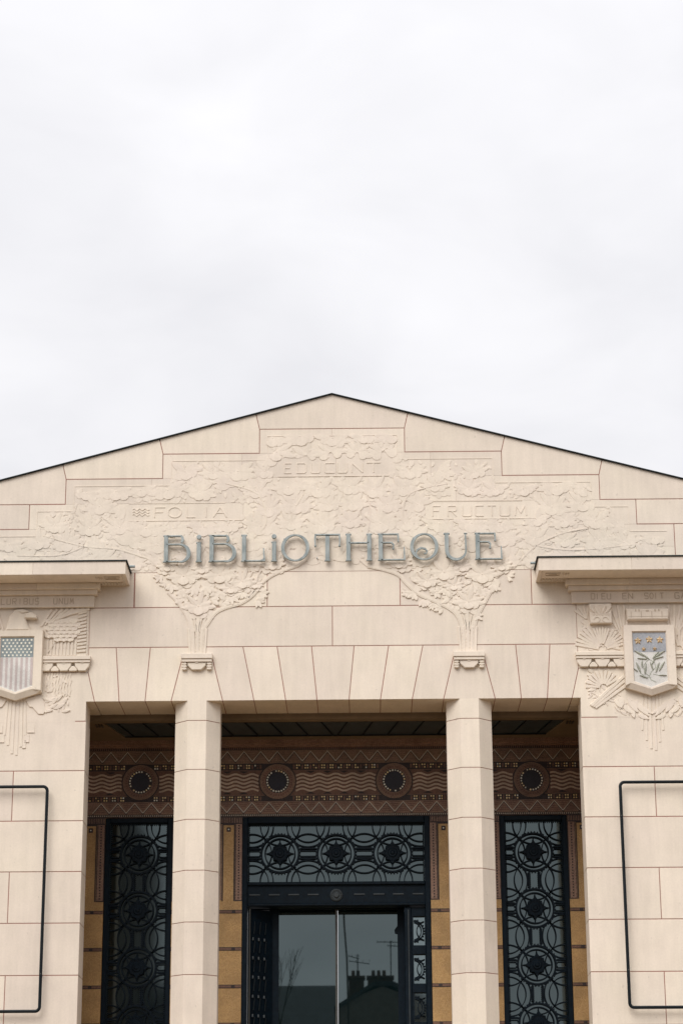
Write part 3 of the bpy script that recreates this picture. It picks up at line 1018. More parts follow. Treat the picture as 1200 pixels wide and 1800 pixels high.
# ------------------------------------------------------------------ carved shelves and shields
SX = 3.745
for s in (-1, 1):
    sh = part_root('carved_shelf', LIB)
    xa, xb = 2.872, 4.62
    b = MB(); b.prism([(s * xa, 8.238), (s * xb, 8.238), (s * xb, 8.283), (s * xa, 8.283)], -.07, 0, .004); b.build('ledge', RELIEF, sh)
    b = MB(); b.prism([(s * (xa + .004), 8.205), (s * xb, 8.205), (s * xb, 8.236), (s * (xa + .004), 8.236)], -.058, 0, .004); b.build('ledge', RELIEF, sh)
    k = 0
    x = xa + .10
    while x < xb - .1:
        b = MB(); cx = s * x
        b.prism([(cx - .092, 8.203), (cx + .092, 8.203), (cx + .080, 8.155), (cx + .040, 8.104), (cx - .040, 8.104), (cx - .080, 8.155)], -.046, 0, .007)
        b.prism([(cx - .02, 8.204), (cx + .02, 8.204), (cx + .012, 8.190), (cx - .012, 8.190)], -.052, -.03, .003)
        b.build('scallop', RELIEF, sh)
        b = MB(); cx = s * (x + .108)
        b.prism([(cx - .014, 8.165), (cx + .014, 8.165), (cx + .05, 8.125), (cx + .044, 8.104), (cx - .044, 8.104), (cx - .05, 8.125)], -.040, 0, .006)
        b.build('drop', RELIEF, sh)
        x += .216
# shields
def shieldpoly(cx, hw, zt, zs, ztip):
    return [(cx - hw, zs), (cx, ztip), (cx + hw, zs), (cx + hw, zt), (cx - hw, zt)]


def loft(b, A, ya, B, yb):
    n = len(A)
    b.add([(x, ya, z) for x, z in A] + [(x, yb, z) for x, z in B], [(i, (i + 1) % n, n + (i + 1) % n, n + i) for i in range(n)])


for s in (-1, 1):
    cx = s * SX
    arms = part_root('coat_of_arms', LIB, 'shield with white stars on blue over pale stripes' if s < 0 else 'shield with gold flowers on blue over an olive branch')
    def sp7(hw, hb, zt, za, zb_, ztip):
        return [(cx - hw, za), (cx - hb, zb_), (cx, ztip), (cx + hb, zb_), (cx + hw, za), (cx + hw, zt), (cx - hw, zt)]
    P0 = sp7(.306, .25, 8.600, 7.845, 7.827, 7.745)
    P1 = sp7(.299, .243, 8.593, 7.862, 7.893, 7.812)
    P2 = sp7(.205, .12, 8.520, 7.908, 7.877, 7.832)
    P3 = sp7(.194, .12, 8.505, 7.916, 7.888, 7.842)
    b = MB()
    loft(b, P0, .001, P0, -.070)
    loft(b, P0, -.070, P1, -.105)
    loft(b, P1, -.105, P2, -.103)
    loft(b, P2, -.103, P3, -.078)
    b.build('shield_border', RELIEF, arms)
    zd = 8.268
    b = MB(); b.prism([(cx - .198, zd), (cx + .198, zd), (cx + .198, 8.51), (cx - .198, 8.51)], -.080, -.02)
    b.build('blue_field', MUSB if s < 0 else MBLUE, arms)
    b = MB(); b.prism([(cx - .198, 7.912), (cx, 7.834), (cx + .198, 7.912), (cx + .198, zd - .001), (cx - .198, zd - .001)], -.080, -.02)
    b.build('white_field', MWHITE, arms)
    if s < 0:
        for r in range(6):
            for c in range(8 if r % 2 == 0 else 7):
                x = cx - .168 + .048 * c + (.024 if r % 2 else 0)
                zz = 8.478 - .0375 * r
                b = MB()
                pts = []
                for q in range(10):
                    rr = .0155 if q % 2 == 0 else .008
                    pts.append((x + rr * sin(q * pi / 5), zz + rr * cos(q * pi / 5)))
                b.prism(pts, -.0825, -.079)
                b.build('star', WHITET, arms)
        for c in range(7):
            x = cx - .178 + .0593 * c
            zb = 7.925 - .0 + .0
            zb = 7.845 + abs(x - cx) * .40 + .012
            b = MB(); b.prism([(x - .014, zb), (x + .014, zb), (x + .014, zd - .004), (x - .014, zd - .004)], -.0822, -.079)
            b.build('stripe', MPINK, arms)
    else:
        for fx, fz, R in ((-.135, 8.405, .042), (.0, 8.42, .042), (.125, 8.415, .042), (-.07, 8.303, .026), (.06, 8.306, .024)):
            b = MB()
            for q in range(5):
                b.petal(cx + fx, fz, q * 2 * pi / 5, R, R * .75, .0815, .083, y=-.079, n=3)
            b.build('star', MORANGE, arms)
            b = MB(); b.disc(cx + fx, fz, R * .3, -.085, -.079, 8); b.build('star_centre', GOLDT if fx > .1 else REDM, arms)
        b = MB()
        b.ribbon([(cx + .06, 7.90), (cx + .0, 7.93), (cx - .02, 7.975), (cx + .01, 8.03), (cx + .06, 8.08), (cx + .05, 8.14), (cx - .01, 8.18)], .010, -.0822, -.079)
        b.ribbon([(cx - .02, 7.975), (cx - .07, 8.02), (cx - .085, 8.09), (cx - .05, 8.15), (cx - .01, 8.18)], .008, -.0824, -.079)
        b.ribbon([(cx - .0, 7.955), (cx - .06, 7.965), (cx - .13, 8.02)], .007, -.0826, -.079)
        b.ribbon([(cx + .03, 8.0), (cx + .09, 7.985), (cx + .16, 7.975)], .007, -.0828, -.079)
        b.build('olive_branch', MOLIVE, arms)
        for lx, lz, a, L in ((-.01, 8.18, -.9, .12), (-.04, 8.18, -1.45, .11), (-.05, 8.21, -1.05, .15), (.03, 8.19, .75, .11), (.04, 8.18, 1.3, .12), (.05, 8.20, 1.0, .15), (-.12, 8.02, -.35, .13), (-.15, 8.03, -.9, .07),
                              (-.07, 8.0, .15, .13), (.06, 8.02, .35, .13), (.10, 8.04, .55, .13), (.03, 8.05, -.3, .10), (.10, 7.985, 1.6, .085), (-.04, 7.95, -1.2, .10), (-.10, 8.08, .05, .09), (.02, 8.12, .5, .08)):
            b = MB(); b.petal(cx + lx, lz, a, L, L * .23, .0815, .084, y=-.079, n=4)
            b.build('olive_leaf', MOLIVE, arms)

# carvings around the left shield: eagle head, feathers, oak, torch
E_ = MB()
ex = -3.70
E_.prism([(-3.90, 8.60), (-3.86, 8.78), (-3.80, 8.86), (-3.70, 8.872), (-3.64, 8.85), (-3.60, 8.80), (-3.56, 8.775), (-3.575, 8.745), (-3.66, 8.745), (-3.64, 8.68), (-3.60, 8.60)], -.060, 0, .018)
E_.prism([(-3.66, 8.80), (-3.60, 8.825), (-3.535, 8.79), (-3.525, 8.745), (-3.60, 8.748), (-3.655, 8.75)], -.085, 0, .008)
E_.prism([(-3.74, 8.832), (-3.66, 8.842), (-3.63, 8.826), (-3.71, 8.815)], -.075, 0, .003)
E_.build('carved_eagle', RELIEF, LIB, label='carved eagle head above the starred shield')
b = MB()
for i in range(5):
    b.bar((-3.93 - .04 * i, 8.62 + .02 * i), (-4.02 - .10 * i, 8.87), .020, -.018, 0, .032, .004)
split(b, 'carved_feather', RELIEF, LIB)
b = MB()
for i in range(8):
    b.bar((-3.48 + .045 * i, 8.66 + .02 * i), (-3.36 + .065 * i, 8.878), .022, -.014 - .001 * i, 0, .034, .004)
for i in range(6):
    b.bar((-3.28 + .045 * i, 8.80 + .006 * i), (-3.22 + .06 * i, 8.876), .02, -.012, 0, .03, .003)
split(b, 'carved_ray', RELIEF, LIB)
b = MB()
for i in range(12):
    b.prism([(-3.045, 8.335 + .042 * i), (-2.935, 8.345 + .044 * i), (-2.935, 8.375 + .044 * i), (-3.045, 8.365 + .042 * i)], -.016, 0, .004)
b.bar((-2.925, 8.31), (-2.925, 8.88), .012, -.010, 0)
split(b, 'carved_rung', RELIEF, LIB)
for r in range(6):
    for c in range(5):
        x = -3.385 + .073 * c + (.036 if r % 2 else 0); zz = 8.755 - .045 * r
        if r > 4 and c in (0, 4):
            continue
        b = MB()
        for t in (-.5, .5, 0):
            b.petal(x, zz, pi + t * 1.3, .062, .058, .006, .016 + .002 * r, n=4, p=1.35)
        b.build('carved_leaf', RELIEF, LIB)
b = MB()
for i in range(9):
    x = -3.40 + .042 * i
    b.bar((x, 8.30), (x + .004, 8.50 - .01 * (i % 3)), .026, -.010, 0, .028, .003)
for i in range(7):
    b.bar((-3.41 + .02 * i, 8.33 + .03 * i), (-3.36 + .02 * i, 8.37 + .03 * i), .009, -.014, 0)
split(b, 'carved_reed', RELIEF, LIB)
b = MB()
for i in range(9):
    x = -3.40 + .036 * i
    P = [(x + .006 * sin(k * 1.3 + i), 8.09 - .022 * k) for k in range(14 if i > 2 else 11)]
    b.ribbon(P, .014, -.008, 0)
split(b, 'carved_ripple', RELIEF, LIB)
b = MB()
for (x, zz, a, L) in ((-3.46, 7.84, 2.3, .12), (-3.44, 7.80, 2.0, .13), (-3.40, 7.74, 1.2, .13), (-3.36, 7.70, .9, .14), (-3.30, 7.74, .9, .13), (-3.36, 7.66, 1.1, .12), (-3.30, 7.66, 1.2, .14), (-3.42, 7.63, 1.5, .11), (-3.22, 7.70, .8, .12), (-3.45, 7.72, 2.6, .13), (-3.20, 7.62, 1.4, .1)):
    b.petal(x, zz, a, L, L * .35, .005, .014, n=4)
split(b, 'carved_flame', RELIEF, LIB)
b = MB()
for s2 in (-1, 1):
    b.prism([(SX * -1 + s2 * .10, 7.78), (SX * -1 + s2 * .16, 7.68), (SX * -1 + s2 * .20, 7.67), (SX * -1 + s2 * .27, 7.59), (SX * -1 + s2 * .33, 7.59), (SX * -1 + s2 * .36, 7.64), (SX * -1 + s2 * .30, 7.82)], -.014, 0, .005)
split(b, 'carved_claw', RELIEF, LIB)
for s in (-1, 1):
    b = MB()
    cx = s * SX
    for i, (dx_, w, zb) in enumerate(((-.12, .030, 7.34), (-.075, .034, 7.22), (-.025, .036, 7.12), (.030, .036, 7.10), (.08, .034, 7.20), (.125, .030, 7.34))):
        b.bar((cx + dx_ * .8, 7.83), (cx + dx_, zb), w, -.006 - .0007 * (i % 3), 0, w * .8, .003)
    if s < 0:
        for dx_, w, zz in ((.19, .085, 7.37), (.145, .055, 7.255), (.115, .04, 7.185), (-.19, .085, 7.37), (-.15, .055, 7.255)):
            b.box(cx + dx_ - w / 2, cx + dx_ + w / 2, -.010, 0, zz, zz + .012)
            b.box(cx + dx_ - w / 2, cx + dx_ + w / 2, -.005, 0, zz + .012, zz + .09)
    split(b, 'carved_ray', RELIEF, LIB)

# carvings around the right shield: mural crown, square rosette block, palms
b = MB()
b.prism([(3.500, 8.665), (3.985, 8.665), (4.0, 8.80), (3.488, 8.80)], -.090, 0, .012)
b.build('carved_crown', RELIEF, LIB, label='carved mural crown over the flowered shield')
b = MB()
for x in (3.60, 3.64, 3.83, 3.875):
    b.box(x - .006, x + .006, -.097, -.085, 8.765, 8.79)
b.box(3.72, 3.755, -.097, -.085, 8.765, 8.778)
for x in (3.545, 3.665, 3.79, 3.91):
    b.box(x - .003, x + .003, -.094, -.085, 8.69, 8.765)
b.box(3.51, 3.98, -.0935, -.085, 8.70, 8.704)
split(b, 'crown_opening', GROOVE_SHADE, LIB)
b = MB()
b.prism([(3.060, 8.628), (3.316, 8.628), (3.316, 8.872), (3.052, 8.872)], -.075, 0, .008)
b.build('carved_rosette_block', RELIEF, LIB)
b = MB()
for i in range(5):
    b.petal(3.12 + .03 * i, 8.75, -.8 + .4 * i, .10, .035, .075, .086, y=-.07, n=4)
for sx in (-1, 1):
    P = [(3.188 + sx * (.05 + .035 * cos(t * .5)), 8.675 + .030 * sin(t * .5)) for t in range(0, 10)]
    b.ribbon(P, .009, -.084, -.07)
b.box(3.075, 3.300, -.081, -.07, 8.742, 8.749)
for i in range(6):
    b.disc(3.10 + .036 * i, 8.735 - .004 * (i % 2), .009, -.084, -.07, 7)
b.build('carved_rosette', RELIEF, LIB)
b = MB()


FK = [0]


def fan(cx, cz, a0, a1, n, L0, L, w, h):
    for i in range(n):
        a = a0 + (a1 - a0) * i / max(1, n - 1)
        FK[0] += 1
        b.bar((cx + sin(a) * L0, cz + cos(a) * L0), (cx + sin(a) * L, cz + cos(a) * L), w * .6, -h - .0005 * (i % 4) - .00003 * FK[0], 0, w, .003)


fan(3.20, 8.32, -1.35, -.55, 6, .05, .33, .040, .012)
fan(3.20, 8.32, .50, 1.30, 6, .05, .28, .034, .012)
fan(3.19, 8.33, -.35, .35, 6, .06, .27, .030, .015)
fan(3.45, 8.45, -.5, .25, 5, .02, .42, .030, .012)
fan(4.05, 8.45, -.3, .6, 6, .02, .42, .034, .012)
fan(4.10, 8.32, -.2, 1.4, 7, .04, .36, .040, .012)
fan(3.02, 8.70, -.9, .2, 4, .0, .17, .030, .010)
fan(3.40, 8.32, -1.3, -.5, 4, .0, .18, .022, .010)
split(b, 'carved_palm_rib', RELIEF, LIB)
b = MB()
for i, (o, L) in enumerate(((0, 1), (.055, 1), (.12, .9))):
    b.bar((3.035 + o * .4, 7.62 - o * .2 + .02), (3.445 + o * .2, 7.62 + .36 - o * .9 + .02), .036, -.017 + .002 * i, 0, .036, .004)
    b.bar((4.46 - o * .4, 7.62 - o * .2 + .02), (4.045 - o * .2, 7.62 + .36 - o * .9 + .02), .036, -.017 + .002 * i, 0, .036, .004)
split(b, 'carved_ray', RELIEF, LIB)
b = MB()
fan(3.19, 7.86, -1.5, 1.0, 10, .04, .21, .038, .012)
fan(4.31, 7.86, -1.0, 1.5, 10, .04, .21, .038, .012)
for x, zz, a, L in ((3.03, 8.0, -1.4, .08), (3.02, 7.93, -1.7, .09), (3.05, 7.86, -2.0, .10), (3.03, 8.05, -1.2, .07)):
    b.petal(x + .05, zz, a, L, .045, .004, .014, n=4)
for s2 in (-1, 1):
    for (x, zz, a, L, w) in ((.33, 7.62, -2.4, .14, .06), (.24, 7.58, 2.9, .12, .06), (.27, 7.70, 2.6, .20, .07), (.20, 7.66, 2.4, .24, .06), (.13, 7.60, 2.2, .16, .045), (.36, 7.72, 3.0, .12, .07), (.42, 7.68, 2.5, .12, .06), (.16, 7.50, 2.0, .13, .05)):
        b.petal(SX + s2 * x, zz + .03, -s2 * a if a > 0 else s2 * a, L, w, .004, .015, n=5)
split(b, 'carved_palmette', RELIEF, LIB)
b = MB()
random.seed(11)
for (xa, xb, za, zb, n_) in ((2.94, 3.42, 8.31, 8.86, 90), (4.08, 4.55, 8.31, 8.86, 90), (2.98, 3.40, 7.62, 8.06, 55), (4.1, 4.5, 7.62, 8.06, 55), (-3.42, -3.08, 7.60, 8.06, 45), (-4.5, -4.1, 7.62, 8.06, 50), (-4.55, -4.06, 8.31, 8.86, 90),
                          (3.30, 3.62, 7.50, 7.72, 26), (3.87, 4.19, 7.50, 7.72, 26)):
    for _ in range(n_):
        x, zz = random.uniform(xa, xb), random.uniform(za, zb)
        a = random.uniform(-1.5, 1.5) if random.random() < .6 else random.uniform(2.2, 4.0)
        L = random.uniform(.05, .10)
        if xa < x + sin(a) * L < xb and za < zz + cos(a) * L < zb:
            b.petal(x, zz, a, L, L * random.uniform(.22, .4), .003, random.uniform(.006, .010), n=4)
b.build('carved_leaves', RELIEF, LIB, kind='stuff')

# ------------------------------------------------------------------ porch interior
YB = 1.90
b = MB(); b.box(-3.16, 3.16, .70, .82, 7.66, 7.90); b.build('ceiling_beam', CEIL, LIB)
b = MB(); b.box(-3.16, 3.16, 1.65, YB + .1, 7.66, 7.90); b.build('ceiling_beam', CEIL, LIB)
b = MB()
for s in (-1, 1):
    pl = [(s * 2.80, .82), (s * 3.16, .82), (s * 3.16, 1.65), (s * 2.62, 1.65)]
    vs = [(x, y, zz) for zz in (7.66, 7.90) for x, y in pl]
    b.add(vs, [(0, 1, 2, 3), (7, 6, 5, 4), (0, 4, 5, 1), (1, 5, 6, 2), (2, 6, 7, 3), (3, 7, 4, 0)])
split(b, 'ceiling_panel', CEIL, LIB)
b = MB(); b.box(-3.3, 3.3, .69, 2.3, 7.91, 8.02); b.build('ceiling_slab', STONE_DK, LIB)
for s in (-1, 1):
    b = MB(); xs = sorted((s * 2.822, s * 3.16)); b.box(xs[0], xs[1], .402, .699, ZL, 7.90); b.build('ceiling_beam', STONE, LIB)
b = MB(); b.box(-3.12, 3.12, YB - .10, YB - .002, 7.61, 7.659); b.box(-3.12, 3.12, YB - .06, YB - .002, 7.58, 7.61)
b.build('cove_moulding', ROSE, LIB)
b = MB(); b.box(-2.9, 2.9, .685, .699, 7.662, 7.70); b.build('cove_moulding', CEIL, LIB)
# laylight
lay = part_root('laylight', LIB)
b = MB()
vs = [(-2.80, .82, 7.672), (2.80, .82, 7.672), (2.62, 1.65, 7.672), (-2.62, 1.65, 7.672), (-2.80, .82, 7.70), (2.80, .82, 7.70), (2.62, 1.65, 7.70), (-2.62, 1.65, 7.70)]
b.add(vs, [(0, 1, 2, 3), (7, 6, 5, 4), (0, 4, 5, 1), (1, 5, 6, 2), (2, 6, 7, 3), (3, 7, 4, 0)])
b.build('glass_pane', LAYG, lay)
b = MB()
b.box(-2.79, 2.79, .822, .855, 7.662, 7.671); b.box(-2.63, 2.63, 1.618, 1.648, 7.662, 7.671)
split(b, 'frame', IRON, lay)
for s in (-1, 1):
    for i in range(9):
        xa = s * (.10 + .31 * i); xb = s * (.10 + .31 * i - .13 + .31 * 0)
        b = MB()
        A, Bp = Vector((xa + s * .06, .86, 7.668)), Vector((xa - s * .07, 1.61, 7.668))
        b.tube([A, Bp], .010, 6)
        b.build('glazing_bar', IRON, lay)
for s in (-1, 1):
    b = MB()
    for k in range(3):
        x = s * (2.83 + .035 * k)
        b.box(x - .010, x + .010, .86, 1.02, 7.652, 7.6605)
    split(b, 'ceiling_ornament', DARKM, LIB)
# side walls of the porch in mosaic
for s in (-1, 1):
    b = MB(); xs = sorted((s * 3.145, s * 3.30)); b.box(xs[0], xs[1], .402, YB + .1, 2.3, 7.66)
    b.build('porch_side_wall', BROWN, LIB)

# back wall : frieze
fr = part_root('mosaic_frieze', LIB, 'brown mosaic frieze with zigzags, waves and four dark discs')
b = MB(); b.box(-3.145, 3.145, YB, YB + .25, 6.70, 7.662); b.build('ground_mosaic', BROWN, fr)
y0 = YB - .003


def band(x0, x1, z0, z1, m, name, y=y0, mb_=None):
    b = MB(); b.box(x0, x1, y, YB + .001, z0, z1)
    return b.build(name, m, fr)


band(-3.14, 3.14, 7.545, 7.60, DARKM, 'dark_band')
band(-3.14, 3.14, 7.290, 7.372, DARKM, 'dark_band')
band(-3.14, 3.14, 6.895, 6.965, DARKM, 'dark_band')
band(-3.14, 3.14, 6.702, 6.735, DARKM, 'dark_band')
band(-3.14, 3.14, 6.97, 7.286, REDM, 'red_band')
band(-3.14, 3.14, 6.742, 6.890, ROSE, 'rose_band')
# dashes on top
b = MB()
x = -3.12
while x < 3.12:
    b.box(x, x + .010, y0 - .003, y0 + .001, 7.552, 7.592)
    x += .0262
b.build('dash_row', ROSE, fr, kind='stuff')
b = MB(); x = -3.12
while x < 3.12:
    b.box(x, x + .012, y0 - .003, y0 + .001, 6.712, 6.728); x += .026
b.build('dash_row', CREAM, fr, kind='stuff')
PER = .2093


def zig(zb, zt, phase, m, name, w, off=0.0):
    for k in range(-15, 16):
        # one chevron (up and down stroke) per period
        x0 = k * PER + phase
        if x0 - PER / 2 < -3.14 or x0 + PER / 2 > 3.14:
            continue
        b = MB()
        b.ribbon([(x0 - PER / 2, zb + off), (x0, zt + off), (x0 + PER / 2, zb + off)], w, y0 - .0045 + .0007 * (off > 0), y0 + .002)
        b.build(name, m, fr)


for zb, zt, ph in ((7.400, 7.528, 0.0), (6.755, 6.878, PER / 2 * 0)):
    ph = .105 if zb > 7 else 0.0
    zig(zb, zt, ph, CREAM, 'zigzag_line', .0125)
    for k in range(-15, 16):
        x0 = k * PER + ph
        if abs(x0) + PER / 2 > 3.14:
            continue
        b = MB()
        b.ribbon([(x0 - PER / 2, zb - .013), (x0, zt - .013), (x0 + PER / 2, zb - .013)], .011, y0 - .003, y0 + .0015)
        b.build('zigzag_line', DARKM, fr)
        # little stepped triangles inside and between the chevrons
        b = MB()
        for q in range(3):
            ww = PER * (.30 - .085 * q)
            b.box(x0 - ww, x0 + ww, y0 - .003, y0 + .001, zb + .008 + .024 * q, zb + .0175 + .024 * q)
            b.box(x0 + PER / 2 - ww, x0 + PER / 2 + ww, y0 - .003, y0 + .001, zt - .0175 - .024 * q + .012, zt - .008 - .024 * q + .012)
        b.build('triangle', REDM if zb < 7 else ROSE, fr)
# waves
for q in range(5):
    zc = 7.225 - .047 * q
    for (xa, xb) in ((-3.14, -2.68), (-2.21, -.965), (-.50, .50), (.965, 2.21), (2.68, 3.14)):
        n_ = int((xb - xa) / PER * 10)
        P = [(xa + (xb - xa) * i / n_, zc + .0145 * cos(2 * pi * (xa + (xb - xa) * i / n_) / PER)) for i in range(n_ + 1)]
        b = MB(); b.ribbon(P, .022, y0 - .0055, y0 + .001); b.build('wave_line', WAVE, fr)
for zc, up in ((7.275, -1), (6.985, 1)):
    b = MB()
    for k in range(-15, 15):
        x0 = k * PER + PER / 2 * (1 if up > 0 else 1)
        if min(abs(abs(x0) - .728), abs(abs(x0) - 2.445)) < .27 or abs(x0) > 3.0:
            continue
        b.prism([(x0 - .06, zc), (x0 + .06, zc), (x0, zc + up * .028)], y0 - .004, y0 + .001)
    b.build('dark_triangles', DARKM, fr, kind='stuff')
# gold tesserae in squares of four
b = MB()
for zz in (7.331, 6.930):
    k = -30
    while k <= 30:
        x0 = (k + .5) * PER / 2
        k += 1
        if abs(x0) > 3.1 or min(abs(abs(x0) - .728), abs(abs(x0) - 2.445)) < .17:
            continue
        for ax in (-.015, .015):
            for az in (-.016, .016):
                if random.random() < .98:
                    b.cur = random.choices((0, 2, 1), (.78, .10, .12))[0]
                    b.box(x0 + ax - .0084, x0 + ax + .0084, y0 - .006, y0 + .001, zz + az - .0084, zz + az + .0084)
b.build('gold_tesserae', [GOLDT, REDM, WHITET], fr, kind='stuff')
b = MB()
for zz in (7.331, 6.930):
    for k in range(-30, 30):
        x0 = k * PER / 2
        if abs(x0) > 3.1 or min(abs(abs(x0) - .728), abs(abs(x0) - 2.445)) < .19:
            continue
        b.box(x0 - .012, x0 + .012, y0 - .003, y0 + .001, zz - .026, zz + .026)
b.build('red_squares', REDM, fr, kind='stuff')
# medallions
for cx in (-2.445, -.728, .728, 2.445):
    cz = 7.142
    b = MB()
    b.cur = 0; b.disc(cx, cz, .236, YB - .016, YB, 48)
    b.cur = 1; b.disc(cx, cz, .222, YB - .019, YB, 48)
    b.cur = 2; b.disc(cx, cz, .203, YB - .022, YB, 48)
    b.cur = 0; b.disc(cx, cz, .148, YB - .025, YB, 40)
    b.cur = 3; b.disc(cx, cz, .112, YB - .028, YB, 40)
    b.build('medallion', [DARKM, BROWN, REDM, NAVY], fr)
    b = MB()
    for k in range(56):
        a = 2 * pi * k / 56
        b.cur = 0
        b.box(cx + .213 * cos(a) - .004, cx + .213 * cos(a) + .004, YB - .022, YB - .018, cz + .213 * sin(a) - .004, cz + .213 * sin(a) + .004)
    for rr in (.196, .156):
        P = [(cx + rr * cos(2 * pi * k / 48), cz + rr * sin(2 * pi * k / 48)) for k in range(48)]
        b.ribbon(P, .007, YB - .0255 - (.0 if rr > .18 else .0), YB - .02, closed=True)
    for k in range(36):
        a = 2 * pi * k / 36
        p0 = (cx + .164 * cos(a), cz + .164 * sin(a)); p1 = (cx + .188 * cos(a), cz + .188 * sin(a))
        b.bar(p0, p1, .006, YB - .0245, YB - .02)
    b.build('medallion_ring', ROSE, fr)
    b = MB()
    for k in range(24):
        a = 2 * pi * (k + .5) / 24
        b.cur = 0 if random.random() < .75 else 1
        if random.random() < .93:
            b.disc(cx + .130 * cos(a), cz + .130 * sin(a), .0108 * random.uniform(.85, 1.1), YB - .034, YB - .02, 7)
    b.build('medallion_beads', [WHITET, GOLDT], fr, kind='stuff')

# back wall : pilasters
def pilaster(xa, xb, strips):
    """strips: x ranges of (brown dotted strip, gold panel)"""
    root = part_root('mosaic_pilaster', LIB)
    b = MB(); b.box(xa, xb, YB, YB + .22, 2.33, 6.699); b.build('gold_ground', GOLD, root)
    # dashes under the frieze
    b = MB(); b.cur = 0
    b.box(xa, xb, y0, YB + .001, 6.612, 6.699)
    x = xa + .01
    b.cur = 1
    while x < xb - .008:
        b.box(x, x + .009, y0 - .003, y0 + .001, 6.628, 6.690); x += .021
    b.build('fringe', [DARKM, ROSE], root)
    for kind, a, c in strips:
        if kind == 'dot':
            b = MB()
            b.cur = 0; b.box(a - .010, c + .010, y0 + .001, YB + .001, 5.655, 6.611)
            b.cur = 1; b.box(a, c, y0 - .002, YB + .001, 5.668, 6.610)
            mid = (a + c) / 2
            zz = 6.59
            b.cur = 0
            while zz > 5.69:
                b.box(mid - .008, mid + .008, y0 - .005, y0, zz - .009, zz + .009); zz -= .0345
            b.build('dotted_border', [DARKM, ROSE], root)
        elif kind == 'edge':
            b = MB(); b.box(a, c, y0 - .002, YB + .001, 5.668, 6.610); b.build('brown_border', BROWN, root)
        elif kind == 'gold':
            b = MB()
            b.cur = 0; b.box(a - .013, a, y0 - .003, YB + .001, 5.655, 6.611); b.box(c, c + .013, y0 - .003, YB + .001, 5.655, 6.611); b.box(a, c, y0 - .003, YB + .001, 6.597, 6.611)
            mid = (a + c) / 2
            b.box(mid - .026, mid + .026, y0 - .002, YB + .001, 6.515, 6.570)
            b.cur = 1; b.disc(mid, 6.543, .009, y0 - .007, y0, 8)
            b.build('panel_outline', [DARKM, WHITET], root)
    zz = 5.526
    while zz > 2.6:
        b = MB()
        b.cur = 0; b.box(xa, xb, y0 + .0005, YB + .001, zz - .022, zz + .022)
        b.cur = 1; b.box(xa, xb, y0 - .002, YB + .001, zz - .013, zz + .013)
        for mx in ((xa + .10, xb - .10) if xb - xa > .4 else ((xa + xb) / 2,)):
            b.cur = 0; b.box(mx - .022, mx + .022, y0 - .004, y0, zz - .021, zz + .021)
        b.build('dark_course', [DARKM, REDM], root)
        zz -= .4535


for s in (-1, 1):
    def rr_(a, c):
        return (a, c) if s > 0 else (-c, -a)
    st = [('dot', *rr_(1.168, 1.243)), ('gold', *rr_(1.268, 1.398)), ('edge', *rr_(1.413, 1.49)), ('edge', *rr_(1.70, 1.777)), ('gold', *rr_(1.792, 1.922)), ('dot', *rr_(1.947, 2.022))]
    pilaster(*rr_(1.163, 2.030), st)
    pilaster(*rr_(2.872, 3.145), [('dot', *rr_(2.88, 2.958)), ('gold', *rr_(2.985, 3.115))])


# ------------------------------------------------------------------ iron grilles
def arc_clip(cx, cz, r, rect, seg=40):
    """parts of a circle inside rect as point lists"""
    x0, x1, z0, z1 = rect
    runs, cur = [], []
    pts = [(cx + r * cos(2 * pi * i / seg), cz + r * sin(2 * pi * i / seg)) for i in range(seg)]
    ins = [x0 <= x <= x1 and z0 <= zz <= z1 for x, zz in pts]
    if all(ins):
        return [(pts, True)]
    if not any(ins):
        return []
    st = next(i for i in range(seg) if ins[i] and not ins[i - 1])
    for k in range(seg):
        i = (st + k) % seg
        if ins[i]:
            cur.append(pts[i])
        elif cur:
            runs.append((cur, False)); cur = []
    if cur:
        runs.append((cur, False))
    return [(c, f) for c, f in runs if len(c) > 1]


